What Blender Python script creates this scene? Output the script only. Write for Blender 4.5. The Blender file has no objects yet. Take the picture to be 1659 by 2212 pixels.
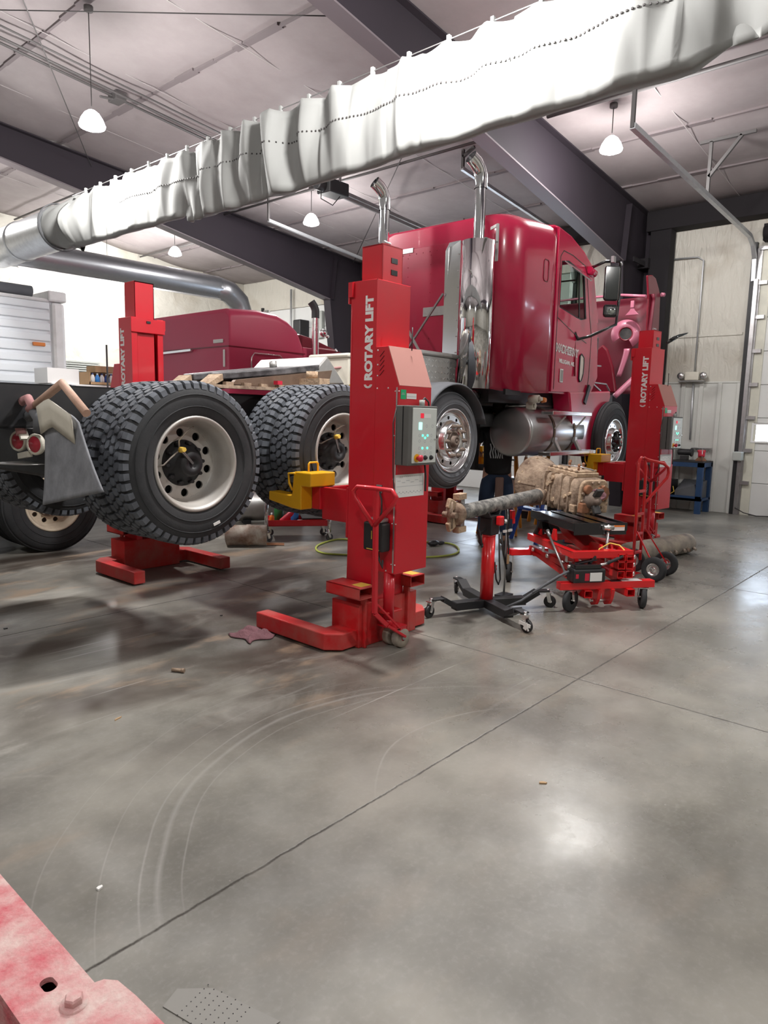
import bpy, math, random
EXPO=0.12
from mathutils import Matrix, Vector
R=math.radians; PI=math.pi
rnd=random.Random(7)
SC=bpy.context.scene; COL=SC.collection
# ---------------------------------------------------------------- camera model (photo 1659x2212)
F=1497.0; PIT,ROL,YAW=R(7.85),R(1.30),R(41.15); CH=1.54
_fw=Vector((math.cos(YAW)*math.cos(PIT),math.sin(YAW)*math.cos(PIT),-math.sin(PIT)))
_rt=Vector((math.sin(YAW),-math.cos(YAW),0)); _up=_rt.cross(_fw)
CR=_rt*math.cos(ROL)+_up*math.sin(ROL); CU=-_rt*math.sin(ROL)+_up*math.cos(ROL)
cam=bpy.data.cameras.new('camera'); co=bpy.data.objects.new('camera',cam); COL.objects.link(co)
M=Matrix((CR,CU,-_fw)).transposed().to_4x4(); M.translation=Vector((0,0,CH)); co.matrix_world=M
cam.sensor_fit='HORIZONTAL'; cam.sensor_width=36; cam.lens=F/1659*36; cam.clip_start=.05; cam.clip_end=200
SC.camera=co
# ---------------------------------------------------------------- materials
MT={}
def nodes(name):
    m=bpy.data.materials.new(name); m.use_nodes=True; nt=m.node_tree
    b=nt.nodes['Principled BSDF']; MT[name]=m
    return m,nt,b
def mat(name,col,rough=.5,metal=0.,dirt=0.,dcol=(.25,.2,.15),dscale=6.,bump=0.,bscale=60.,coat=0.,wear=.5,rvar=0.):
    """painted / plain surface with optional procedural dirt patches and fine bump"""
    m,nt,b=nodes(name)
    b.inputs['Base Color'].default_value=(*col,1); b.inputs['Roughness'].default_value=rough
    b.inputs['Metallic'].default_value=metal; b.inputs['Coat Weight'].default_value=coat
    b.inputs['Coat Roughness'].default_value=.08
    L=nt.links.new; N=nt.nodes.new
    if dirt or bump or rvar:
        tc=N('ShaderNodeTexCoord')
    if dirt:
        n=N('ShaderNodeTexNoise'); n.inputs['Scale'].default_value=dscale; n.inputs['Detail'].default_value=7; n.inputs['Roughness'].default_value=.65
        L(tc.outputs['Object'],n.inputs['Vector'])
        r=N('ShaderNodeValToRGB'); r.color_ramp.elements[0].position=wear-.12; r.color_ramp.elements[1].position=wear+.22
        L(n.outputs['Fac'],r.inputs['Fac'])
        mx=N('ShaderNodeMix'); mx.data_type='RGBA'; mx.inputs['A'].default_value=(*col,1); mx.inputs['B'].default_value=(*dcol,1)
        ml=N('ShaderNodeMath'); ml.operation='MULTIPLY'; ml.inputs[1].default_value=dirt
        L(r.outputs['Color'],ml.inputs[0]); L(ml.outputs[0],mx.inputs['Factor']); L(mx.outputs['Result'],b.inputs['Base Color'])
        rr=N('ShaderNodeMapRange'); rr.inputs['To Min'].default_value=rough; rr.inputs['To Max'].default_value=min(1,rough+.35)
        L(ml.outputs[0],rr.inputs['Value']); L(rr.outputs['Result'],b.inputs['Roughness'])
    if rvar:
        n=N('ShaderNodeTexNoise'); n.inputs['Scale'].default_value=4; n.inputs['Detail'].default_value=5
        L(tc.outputs['Object'],n.inputs['Vector'])
        rr=N('ShaderNodeMapRange'); rr.inputs['From Min'].default_value=.35; rr.inputs['From Max'].default_value=.7
        rr.inputs['To Min'].default_value=rough; rr.inputs['To Max'].default_value=rough+rvar
        L(n.outputs['Fac'],rr.inputs['Value']); L(rr.outputs['Result'],b.inputs['Roughness'])
    if bump:
        n=N('ShaderNodeTexNoise'); n.inputs['Scale'].default_value=bscale; n.inputs['Detail'].default_value=4
        L(tc.outputs['Object'],n.inputs['Vector'])
        bp=N('ShaderNodeBump'); bp.inputs['Strength'].default_value=bump; bp.inputs['Distance'].default_value=.01
        L(n.outputs['Fac'],bp.inputs['Height']); L(bp.outputs['Normal'],b.inputs['Normal'])
    return m
def emit(name,col,s):
    m,nt,b=nodes(name); b.inputs['Base Color'].default_value=(0,0,0,1)
    b.inputs['Emission Color'].default_value=(*col,1); b.inputs['Emission Strength'].default_value=s
    return m
LR=(.58,.006,.019)
mat('lift_red',LR,.38,dirt=.22,dcol=(.42,.06,.05),dscale=3,wear=.55,coat=.25)
mat('lift_red_dusty',(.56,.008,.012),.45,dirt=.75,dcol=(.42,.17,.14),dscale=3.2,wear=.52)
mat('lift_slope',(.50,.03,.03),.5,dirt=1.,dcol=(.46,.22,.19),dscale=2,wear=.25)
mat('jack_red',(.68,.008,.012),.28,dirt=.15,dcol=(.35,.05,.05),coat=.4)
mat('truck_red',(.50,.010,.060),.24,coat=.6,dirt=.06,dcol=(.56,.05,.10),dscale=1.2)
mat('truck_red_back',(.50,.012,.06),.33,coat=.3,dirt=.3,dcol=(.55,.05,.1),dscale=1.2)
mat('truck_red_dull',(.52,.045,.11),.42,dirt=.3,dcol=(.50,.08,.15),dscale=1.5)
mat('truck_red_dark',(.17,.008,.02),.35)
mat('chrome',(.86,.87,.88),.07,1.)
mat('chrome_worn',(.72,.72,.73),.2,1.,dirt=.5,dcol=(.35,.33,.32),dscale=7,wear=.55)
mat('polished_alu',(.80,.80,.81),.17,1.,dirt=.12,dcol=(.55,.53,.5),dscale=5,wear=.55)
mat('tank_alu',(.60,.61,.62),.30,1.,dirt=.35,dcol=(.42,.42,.43),dscale=1.6,wear=.5)
mat('dull_alu',(.55,.55,.54),.42,.9,dirt=.35,dcol=(.3,.28,.25),dscale=8)
mat('wheel_dusty',(.55,.54,.52),.42,.55,dirt=.5,dcol=(.42,.37,.31),dscale=5,wear=.45)
mat('wheel_dirty',(.16,.12,.10),.8,0,dirt=.5,dcol=(.35,.28,.22),dscale=9)
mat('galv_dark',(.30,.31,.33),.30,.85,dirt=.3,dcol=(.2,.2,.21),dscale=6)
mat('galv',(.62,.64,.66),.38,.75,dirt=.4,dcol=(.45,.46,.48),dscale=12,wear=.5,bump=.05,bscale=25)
mat('rubber',(.022,.024,.027),.75,dirt=.55,dcol=(.06,.06,.062),dscale=4,wear=.5,bump=.1)
mat('rubber_tread',(.060,.066,.078),.6,dirt=.9,dcol=(.15,.165,.19),dscale=7,wear=.42)
mat('rubber_grey',(.085,.09,.10),.7,dirt=.5,dcol=(.15,.155,.165),dscale=4)
mat('mud_flap',(.13,.135,.15),.75,dirt=.8,dcol=(.26,.27,.29),dscale=7,wear=.45,bump=.2,bscale=30)
mat('black_frame',(.014,.015,.018),.5,dirt=.3,dcol=(.05,.045,.04))
mat('black_gloss',(.012,.012,.014),.22,coat=.4)
mat('black_plastic',(.018,.018,.020),.45)
mat('dark_grey_box',(.10,.10,.095),.55,dirt=.3,dcol=(.15,.15,.14))
mat('panel_grey',(.62,.66,.63),.45)
mat('label_white',(.78,.78,.76),.5)
mat('label_green',(.01,.42,.16),.5)
mat('label_orange',(.8,.2,.02),.5)
mat('print_grey',(.42,.44,.46),.6)
mat('decal_white',(.82,.80,.79),.5)
mat('decal_yellow',(.75,.5,.08),.55)
mat('yellow',(.80,.42,.008),.4,dirt=.25,dcol=(.5,.22,.02),dscale=4)
mat('ladder_orange',(.75,.27,.015),.5)
mat('ladder_blue',(.02,.07,.35),.45)
mat('bench_blue',(.012,.05,.14),.5,dirt=.3,dcol=(.03,.05,.08))
mat('steel',(.45,.45,.46),.35,.9,dirt=.4,dcol=(.2,.16,.13))
mat('zinc',(.75,.75,.74),.25,.9)
mat('rusty',(.30,.13,.065),.8,dirt=.7,dcol=(.13,.07,.045),dscale=20,bump=.3)
mat('cast_tan',(.38,.285,.205),.85,dirt=1.,dcol=(.10,.06,.042),dscale=9,bump=1.,bscale=24,wear=.49)
mat('cast_yellow',(.50,.37,.25),.8,dirt=.8,dcol=(.2,.12,.08),dscale=16,bump=.6)
mat('shaft_grey',(.30,.29,.265),.6,.2,dirt=1.,dcol=(.03,.032,.036),dscale=15,bump=.2,wear=.46)
mat('dusty_cyl',(.42,.36,.28),.75,dirt=.9,dcol=(.16,.15,.15),dscale=5,wear=.45)
mat('rusty_can',(.50,.46,.40),.6,.2,dirt=.95,dcol=(.20,.10,.06),dscale=7,wear=.45)
mat('beam',(.013,.008,.014),.75,dirt=.2,dcol=(.026,.017,.026),dscale=2)
mat('beam_flange',(.12,.10,.11),.5)
mat('beam_dark',(.007,.005,.007),.85)
mat('fabric_duct',(.27,.275,.268),.85,bump=.05,bscale=300)
mat('fabric_dark',(.16,.165,.175),.85)
mat('pipe_dark',(.07,.065,.065),.6)
mat('cable',(.05,.045,.045),.7)
mat('trailer_white',(.70,.74,.78),.4)
mat('trailer_cap',(.78,.79,.80),.4,dirt=.3,dcol=(.5,.5,.5))
mat('amber',(.65,.20,.04),.35)
mat('red_lens',(.42,.03,.05),.25)
mat('cream_rim',(.68,.60,.47),.5,dirt=.5,dcol=(.35,.28,.2),dscale=6)
mat('cream',(.66,.63,.54),.5,dirt=.3,dcol=(.4,.36,.3))
mat('rag',(.20,.095,.11),.95,bump=.6,bscale=90)
mat('pink_pipe',(.48,.24,.24),.7,dirt=.5,dcol=(.25,.14,.13),dscale=12)
mat('peach_pipe',(.58,.38,.29),.65,dirt=.5,dcol=(.35,.2,.14),dscale=12)
mat('blue_plastic',(.03,.22,.62),.4)
mat('blue_dark',(.02,.05,.22),.4)
mat('green_plastic',(.02,.14,.04),.4)
mat('white_plastic',(.75,.75,.74),.4)
mat('red_plastic',(.55,.02,.05),.4)
mat('cardboard',(.44,.29,.16),.85)
mat('hose_lime',(.42,.48,.08),.5)
mat('shirt_black',(.008,.008,.010),.9,bump=.3,bscale=15)
mat('jeans',(.018,.035,.075),.9,bump=.3,bscale=25)
mat('skin',(.45,.25,.17),.6)
mat('hair',(.03,.02,.014),.8)
mat('boot',(.06,.035,.02),.7)
mat('apron',(.20,.13,.11),.9)
mat('fg_red',(.46,.02,.05),.55,dirt=.98,dcol=(.60,.50,.46),dscale=9,wear=.44,bump=.35,bscale=80)
mat('fg_dark',(.06,.04,.035),.9)
mat('mat_grey',(.185,.178,.16),.5)
mat('glass_dark',(.02,.025,.025),.05,coat=.5)
mat('mirror_glass',(.5,.55,.55),.03,1.)
mat('interior',(.12,.13,.12),.8)
mat('grease_black',(.035,.035,.038),.35,dirt=.6,dcol=(.25,.24,.25),dscale=9,wear=.5,bump=.3,bscale=20)
mat('engine_dark',(.03,.03,.032),.5,.3,dirt=.5,dcol=(.12,.11,.1),dscale=14)
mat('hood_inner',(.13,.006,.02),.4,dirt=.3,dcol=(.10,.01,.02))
mat('pink_lit',(.46,.14,.21),.4,coat=.4)  # pink reflected light on the red shell, put into the base colour
mat('strap_brown',(.22,.15,.11),.5,.6,dirt=.5,dcol=(.1,.07,.05),dscale=9)
mat('stile_cream',(.66,.65,.55),.45,dirt=.4,dcol=(.4,.4,.38),dscale=3)
mat('hub_dirty',(.20,.155,.125),.7,.2,dirt=.6,dcol=(.09,.06,.05),dscale=18)
mat('wall_box_grey',(.38,.40,.38),.5)
def mglass():
    m,nt,b=nodes('glass'); b.inputs['Base Color'].default_value=(.55,.62,.58,1); b.inputs['Roughness'].default_value=.02
    b.inputs['Transmission Weight'].default_value=1; b.inputs['IOR'].default_value=1.02
    b.inputs['Specular IOR Level'].default_value=.8
mglass()
emit('lamp_glow',(1,.97,.96),30); emit('lamp_shade_glow',(1,.96,.97),6); emit('window_glow',(.72,.84,1),13); emit('led_green',(.1,.9,.55),2.2); emit('led_cyan',(.35,1,.85),2.); emit('led_red',(.9,.02,.05),.8)
# ---------------------------------------------------------------- mesh builder
class MB:
    def __init__(s,T=None): s.v=[]; s.f=[]; s.sm=[]; s.mi=[]; s.T=T or Matrix(); s.cur=0
    def at(s,T): s.T=T; return s
    def _add(s,vs,fs,smooth=False):
        o=len(s.v); s.v+= [tuple(s.T@Vector(v)) for v in vs]
        for f in fs: s.f.append(tuple(i+o for i in f)); s.sm.append(smooth); s.mi.append(s.cur)
        return s
    def box(s,x0,x1,y0,y1,z0,z1):
        return s._add([(x0,y0,z0),(x1,y0,z0),(x1,y1,z0),(x0,y1,z0),(x0,y0,z1),(x1,y0,z1),(x1,y1,z1),(x0,y1,z1)],
            [(0,3,2,1),(4,5,6,7),(0,1,5,4),(1,2,6,5),(2,3,7,6),(3,0,4,7)])
    def cbox(s,c,d,rot=None):
        T=s.T
        if rot is not None: s.T=s.T@Matrix.Translation(c)@rot.to_4x4(); c=(0,0,0)
        s.box(c[0]-d[0]/2,c[0]+d[0]/2,c[1]-d[1]/2,c[1]+d[1]/2,c[2]-d[2]/2,c[2]+d[2]/2); s.T=T; return s
    def bar(s,p0,p1,w,h,up=(0,0,1)):
        """rectangular bar from p0 to p1: w across, h along up"""
        p0,p1=Vector(p0),Vector(p1); d=(p1-p0); L=d.length; d.normalize(); u=Vector(up); sd=d.cross(u)
        if sd.length<1e-4: u=Vector((1,0,0)); sd=d.cross(u)
        sd.normalize(); u=sd.cross(d); a=sd*w/2; b=u*h/2
        vs=[p0-a-b,p0+a-b,p0+a+b,p0-a+b,p1-a-b,p1+a-b,p1+a+b,p1-a+b]
        return s._add(vs,[(0,1,2,3),(7,6,5,4),(0,4,5,1),(1,5,6,2),(2,6,7,3),(3,7,4,0)])
    def prism(s,poly,axis,a,b,smooth=False):
        """poly 2d extruded along axis ('x','y','z') from a to b; 2d coords are the two other axes in order"""
        n=len(poly)
        def P(p,t): return {'x':(t,p[0],p[1]),'y':(p[0],t,p[1]),'z':(p[0],p[1],t)}[axis]
        vs=[P(p,a) for p in poly]+[P(p,b) for p in poly]
        fs=[tuple(range(n))[::-1],tuple(range(n,2*n))]+[(i,(i+1)%n,(i+1)%n+n,i+n) for i in range(n)]
        return s._add(vs,fs,smooth)
    def tube(s,pts,r,n=10,cap=True,closed=False,flat=1.):
        pts=[Vector(p) for p in pts]; N=len(pts); rs=r if isinstance(r,(list,tuple)) else [r]*N
        rings=[];prev=None
        for i,p in enumerate(pts):
            if closed: d=(pts[(i+1)%N]-pts[i-1])
            else: d=(pts[min(i+1,N-1)]-pts[max(i-1,0)])
            d.normalize()
            if prev is None:
                u=Vector((0,0,1)) if abs(d.z)<.9 else Vector((1,0,0)); u=(u-d*u.dot(d)).normalized()
            else:
                u=prev-d*prev.dot(d); u=u.normalized() if u.length>1e-5 else prev
            prev=u; w=d.cross(u)
            rings.append([p+(u*math.cos(2*PI*k/n)*flat+w*math.sin(2*PI*k/n))*rs[i] for k in range(n)])
        s.loft(rings,cap=cap and not closed,closed=closed); return s
    def loft(s,rings,cap=True,closed=False,smooth=True):
        n=len(rings[0]); vs=[tuple(p) for r in rings for p in r]; fs=[]; N=len(rings)
        for i in range(N if closed else N-1):
            a=i*n; b=((i+1)%N)*n
            for k in range(n): fs.append((a+k,a+(k+1)%n,b+(k+1)%n,b+k))
        s._add(vs,fs,smooth)
        if cap:
            o=len(s.v)-len(vs)
            s.f.append(tuple(o+k for k in range(n))[::-1]); s.sm.append(False); s.mi.append(s.cur)
            s.f.append(tuple(o+(N-1)*n+k for k in range(n))); s.sm.append(False); s.mi.append(s.cur)
        return s
    def cyl(s,p0,p1,r,r2=None,n=16): return s.tube([p0,p1],[r,r if r2 is None else r2],n)
    def lathe(s,prof,T=None,n=32,smooth=True,a0=0,a1=2*PI):
        """prof [(r,h)] revolved about local z; T places it"""
        T0=s.T
        if T is not None: s.T=s.T@T
        full=abs(a1-a0-2*PI)<1e-6; m=n if full else n+1
        vs=[(r*math.cos(a0+(a1-a0)*k/n),r*math.sin(a0+(a1-a0)*k/n),h) for r,h in prof for k in range(m)]
        fs=[]
        for i in range(len(prof)-1):
            for k in range(n):
                k2=(k+1)%m if full else k+1
                fs.append((i*m+k,i*m+k2,(i+1)*m+k2,(i+1)*m+k))
        s._add(vs,fs,smooth); s.T=T0; return s
    def holed(s,rc,h,rh,n,z,T=None,depth=.02,sub=16,dz=0):
        """ring disc rc-h..rc+h with n round holes of radius rh, in local xy plane"""
        T0=s.T
        if T is not None: s.T=s.T@T
        hw=PI/n
        for i in range(n):
            tc=2*PI*i/n; vs=[];fs=[]
            for k in range(sub):
                t=2*PI*k/sub+PI/4; c,q=math.cos(t),math.sin(t); m=max(abs(c),abs(q))
                for (a,v,zz) in ((c*rh/rc,q*rh,z),(c/m*hw,q/m*h,z+ (q/m*dz)),(c*rh/rc,q*rh,z-depth)):
                    r=rc+v; vs.append((r*math.cos(tc+a),r*math.sin(tc+a),zz))
            for k in range(sub):
                a=k*3; b=((k+1)%sub)*3
                fs+=[(a,a+1,b+1,b),(a,b,b+2,a+2)]
            s._add(vs,fs,False)
        s.T=T0; return s
    def sphere(s,c,r,n=12,m=8,sc=(1,1,1)):
        vs=[];fs=[]
        for i in range(m+1):
            t=PI*i/m
            for k in range(n): vs.append((c[0]+sc[0]*r*math.sin(t)*math.cos(2*PI*k/n),c[1]+sc[1]*r*math.sin(t)*math.sin(2*PI*k/n),c[2]+sc[2]*r*math.cos(t)))
        for i in range(m):
            for k in range(n): fs.append((i*n+k,(i+1)*n+k,(i+1)*n+(k+1)%n,i*n+(k+1)%n))
        return s._add(vs,fs,True)
    def grid(s,fn,nu,nv,smooth=True):
        vs=[fn(i/nu,j/nv) for i in range(nu+1) for j in range(nv+1)]
        fs=[(i*(nv+1)+j,(i+1)*(nv+1)+j,(i+1)*(nv+1)+j+1,i*(nv+1)+j+1) for i in range(nu) for j in range(nv)]
        return s._add(vs,fs,smooth)
    def build(s,name,m,parent=None,bevel=0.,solid=0.,sub=0,T=None,label=None,seg=2):
        me=bpy.data.meshes.new(name); me.from_pydata(s.v,[],s.f); me.update()
        for p,q,k in zip(me.polygons,s.sm,s.mi): p.use_smooth=q; p.material_index=k
        for mm in (m if isinstance(m,(list,tuple)) else [m]): me.materials.append(MT[mm])
        import bmesh as _b
        bm=_b.new(); bm.from_mesh(me)
        if sub or bevel: _b.ops.remove_doubles(bm,verts=bm.verts,dist=1e-5)
        _b.ops.recalc_face_normals(bm,faces=bm.faces); bm.to_mesh(me); bm.free()
        o=bpy.data.objects.new(name,me); COL.objects.link(o)
        if parent is not None: o.parent=parent
        if T is not None: o.matrix_local=T
        if solid: md=o.modifiers.new('solid','SOLIDIFY'); md.thickness=solid; md.offset=0
        if bevel:
            md=o.modifiers.new('bevel','BEVEL'); md.width=bevel; md.segments=seg; md.limit_method='ANGLE'; md.angle_limit=R(35)
            md.harden_normals=False
        if sub: md=o.modifiers.new('sub','SUBSURF'); md.levels=sub; md.render_levels=sub
        if label: o['label']=label
        return o
def tag(o,label,cat,group=None):
    o['label']=label; o['category']=cat
    if group: o['group']=group
    return o
def thing(name,label,cat,T=None,group=None):
    o=bpy.data.objects.new(name,None); o.empty_display_size=.2; COL.objects.link(o)
    if T is not None: o.matrix_world=T
    return tag(o,label,cat,group)
def struct(o): o['kind']='structure'; return o
KIDS={}
def copy_tree(o,parent=None):
    c=o.copy(); COL.objects.link(c)
    if parent is not None: c.parent=parent
    for ch in [x for x in list(COL.objects) if x.parent==o]: copy_tree(ch,c)
    return c
def frame(x,y,z=0,a=0): return Matrix.Translation((x,y,z))@Matrix.Rotation(R(a),4,'Z')
def axT(p,d,up=(0,0,1)):
    """frame whose local z points along d, at p"""
    d=Vector(d).normalized(); u=Vector(up)
    if abs(d.dot(u))>.99: u=Vector((1,0,0))
    x=u.cross(d).normalized(); y=d.cross(x)
    m=Matrix((x,y,d)).transposed().to_4x4(); m.translation=Vector(p); return m
def text(s,size,m,name,parent,T,ext=.001,bold=0.,sx=1.,align='LEFT'):
    """raised lettering turned into a mesh part; T maps the text plane (x right, y up)"""
    c=bpy.data.curves.new(name,'FONT'); c.body=s; c.size=size; c.extrude=ext; c.offset=bold; c.align_x=align; c.resolution_u=3
    to=bpy.data.objects.new(name,c); COL.objects.link(to); dg=bpy.context.evaluated_depsgraph_get()
    me=bpy.data.meshes.new_from_object(to.evaluated_get(dg)); bpy.data.objects.remove(to); bpy.data.curves.remove(c)
    for v in me.vertices: v.co.x*=sx
    me.transform(T); me.materials.clear(); me.materials.append(MT[m])
    o=bpy.data.objects.new(name,me); COL.objects.link(o)
    if parent is not None: o.parent=parent
    return o
def rot2(x,y,a): c,s=math.cos(a),math.sin(a); return (c*x-s*y,s*x+c*y)
# ================================================================ THE SETTING
WX=13.0; WY=17.0; RX=-9.0; RY=-8.0
def roofz(x): return 5.24+.085*(13.0-x)
def floor_mat():
    m,nt,b=nodes('concrete_floor'); L=nt.links.new; N=nt.nodes.new
    tc=N('ShaderNodeTexCoord'); V=tc.outputs['Object']
    def noise(sc,det=6,ro=.6,dist=0,vec=None):
        n=N('ShaderNodeTexNoise'); n.inputs['Scale'].default_value=sc; n.inputs['Detail'].default_value=det; n.inputs['Roughness'].default_value=ro; n.inputs['Distortion'].default_value=dist
        L(vec or V,n.inputs['Vector']); return n.outputs['Fac']
    def ramp(v,a,b_,c0=(0,0,0,1),c1=(1,1,1,1)):
        r=N('ShaderNodeValToRGB'); r.color_ramp.interpolation='EASE' if a<b_ else 'LINEAR'; r.color_ramp.elements[0].position=min(a,b_); r.color_ramp.elements[1].position=max(a,b_); c0,c1=(c0,c1) if a<b_ else (c1,c0); r.color_ramp.elements[0].color=c0; r.color_ramp.elements[1].color=c1
        L(v,r.inputs['Fac']); return r.outputs['Color']
    def mix(f,a,b_,typ='MIX',fac=None):
        x=N('ShaderNodeMix'); x.data_type='RGBA'; x.blend_type=typ
        if f is not None: L(f,x.inputs['Factor'])
        if fac is not None: x.inputs['Factor'].default_value=fac
        for s_,q in (('A',a),('B',b_)):
            if isinstance(q,tuple): x.inputs[s_].default_value=q
            else: L(q,x.inputs[s_])
        return x.outputs['Result']
    def mth(op,a,b_=None,c=None):
        x=N('ShaderNodeMath'); x.operation=op
        for i,q in enumerate((a,b_,c)):
            if q is None: continue
            if isinstance(q,(int,float)): x.inputs[i].default_value=q
            else: L(q,x.inputs[i])
        return x.outputs[0]
    sep=N('ShaderNodeSeparateXYZ'); L(V,sep.inputs[0]); X,Y=sep.outputs['X'],sep.outputs['Y']
    base=mix(ramp(noise(.9,5,.5),.25,.75),(.165,.156,.132,1),(.285,.275,.245,1))
    base=mix(ramp(noise(3.5,6,.6),.35,.85),base,(.25,.243,.222,1))
    base=mix(mth('MULTIPLY',ramp(noise(45,3,.6),.45,.75),.35),base,(.30,.29,.27,1))
    base=mix(None,base,ramp(noise(.9,6,.62),.3,.7,(.62,.62,.62,1),(1.12,1.11,1.09,1)),'MULTIPLY',1.)
    # oil-dark patches where trucks stand, stretched along the bays
    mp=N('ShaderNodeMapping'); mp.inputs['Scale'].default_value=(.55,1.25,1); L(V,mp.inputs['Vector'])
    pat=ramp(noise(1.0,4,.5,.4,mp.outputs[0]),.40,.62)
    zone=mth('MULTIPLY',ramp(Y,0,1),1.0)
    zr=N('ShaderNodeMapRange'); zr.inputs['From Min'].default_value=2.2; zr.inputs['From Max'].default_value=3.4; L(Y,zr.inputs['Value'])
    zx=N('ShaderNodeMapRange'); zx.inputs['From Min'].default_value=6.5; zx.inputs['From Max'].default_value=4.5; L(X,zx.inputs['Value'])
    z=mth('MULTIPLY',zr.outputs[0],zx.outputs[0]); z=mth('ADD',mth('MULTIPLY',z,.85),.12)
    base=mix(mth('MULTIPLY',pat,z),base,(.060,.046,.036,1))
    dust=ramp(noise(1.4,6,.65,1.2,mp.outputs[0]),.50,.70); base=mix(mth('MULTIPLY',dust,mth('MULTIPLY',z,.8)),base,(.36,.345,.31,1))
    tan=ramp(noise(1.9,5,.6,.3,mp.outputs[0]),.54,.70)
    base=mix(mth('MULTIPLY',tan,mth('MULTIPLY',z,.8)),base,(.40,.29,.20,1))
    # light wheel scuffs along the bay and turning arcs
    mp2=N('ShaderNodeMapping'); mp2.inputs['Rotation'].default_value=(0,0,R(-4)); mp2.inputs['Scale'].default_value=(.35,22,1); L(V,mp2.inputs['Vector'])
    st=ramp(noise(1.,3,.5,.15,mp2.outputs[0]),.62,.70); stm=mth('MULTIPLY',ramp(noise(.7,2),.5,.62),ramp(mth('MULTIPLY',Y,.25),.42,.52))
    base=mix(mth('MULTIPLY',mth('MULTIPLY',st,stm),.6),base,(.40,.39,.37,1))
    for (cx,cy,r0,w,sw,a) in ((2.25,1.25,1.33,.016,.003,.30),(2.25,1.25,1.39,.006,.002,.28),(2.25,1.25,1.25,.005,.002,.25),(2.25,1.25,1.52,.004,.002,.2),(2.25,1.25,1.70,.004,.002,.18),(2.60,1.15,.86,.007,.003,.30)):
        dx=mth('SUBTRACT',X,cx); dy=mth('SUBTRACT',Y,cy)
        d=mth('SQRT',mth('ADD',mth('MULTIPLY',dx,dx),mth('MULTIPLY',dy,dy)))
        d=mth('ADD',d,mth('MULTIPLY',noise(1.1,1),.10))
        q=mth('ABSOLUTE',mth('SUBTRACT',d,r0+.05))
        mr=N('ShaderNodeMapRange'); mr.inputs['From Min'].default_value=w; mr.inputs['From Max'].default_value=sw*.2; L(q,mr.inputs['Value'])
        side=N('ShaderNodeMapRange'); side.inputs['From Min'].default_value=1.3; side.inputs['From Max'].default_value=.3; L(dx,side.inputs['Value'])
        s2=N('ShaderNodeMapRange'); s2.inputs['From Min'].default_value=1.65; s2.inputs['From Max'].default_value=1.95; L(Y,s2.inputs['Value'])
        base=mix(mth('MULTIPLY',mth('MULTIPLY',mth('MULTIPLY',mr.outputs[0],side.outputs[0]),s2.outputs[0]),a),base,(.40,.39,.37,1))
    # specks and chips
    vo=N('ShaderNodeTexVoronoi'); vo.inputs['Scale'].default_value=9; L(V,vo.inputs['Vector'])
    base=mix(mth('MULTIPLY',ramp(vo.outputs['Distance'],.035,.02),.3),base,(.35,.33,.30,1))
    # saw-cut joints
    jn=None; wob=mth('MULTIPLY',mth('SUBTRACT',noise(7,4,.8),.5),.022)
    for c,o,sp in ((Y,1.735,3.2),(X,3.80,3.2)):
        t=mth('ADD',mth('SUBTRACT',c,o),wob); t=mth('ABSOLUTE',mth('SUBTRACT',mth('MODULO',mth('ADD',t,sp*10.5),sp),sp/2))
        mr=N('ShaderNodeMapRange'); mr.inputs['From Min'].default_value=.0078; mr.inputs['From Max'].default_value=.002; L(t,mr.inputs['Value'])
        jn=mr.outputs[0] if jn is None else mth('MAXIMUM',jn,mr.outputs[0])
    jm=ramp(noise(9,6,.85),.35,.6); jn2=mth('MULTIPLY',jn,mth('ADD',mth('MULTIPLY',jm,.35),.62))
    base=mix(jn2,base,(.03,.025,.02,1))
    L(base,b.inputs['Base Color'])
    rg=N('ShaderNodeMapRange'); rg.inputs['From Min'].default_value=.3; rg.inputs['From Max'].default_value=.7; rg.inputs['To Min'].default_value=.19; rg.inputs['To Max'].default_value=.36
    L(noise(1.6,6,.65),rg.inputs['Value']); dz=N('ShaderNodeMapRange'); dz.inputs['From Min'].default_value=2.3; dz.inputs['From Max'].default_value=1.2; dz.inputs['To Max'].default_value=.26; L(X,dz.inputs['Value']); dz2=N('ShaderNodeMapRange'); dz2.inputs['From Min'].default_value=2.4; dz2.inputs['From Max'].default_value=3.6; dz2.inputs['To Max'].default_value=.10; L(Y,dz2.inputs['Value']); r2=mth('ADD',mth('ADD',mth('ADD',rg.outputs[0],dz2.outputs[0]),dz.outputs[0]),mth('MULTIPLY',jn,.3)); L(r2,b.inputs['Roughness'])
    b.inputs['Specular IOR Level'].default_value=.5
    bp=N('ShaderNodeBump'); bp.inputs['Strength'].default_value=.25; bp.inputs['Distance'].default_value=.004
    hgt=mth('SUBTRACT',mth('MULTIPLY',noise(25,4,.6),.35),jn); L(hgt,bp.inputs['Height']); L(bp.outputs['Normal'],b.inputs['Normal'])
floor_mat()
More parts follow.
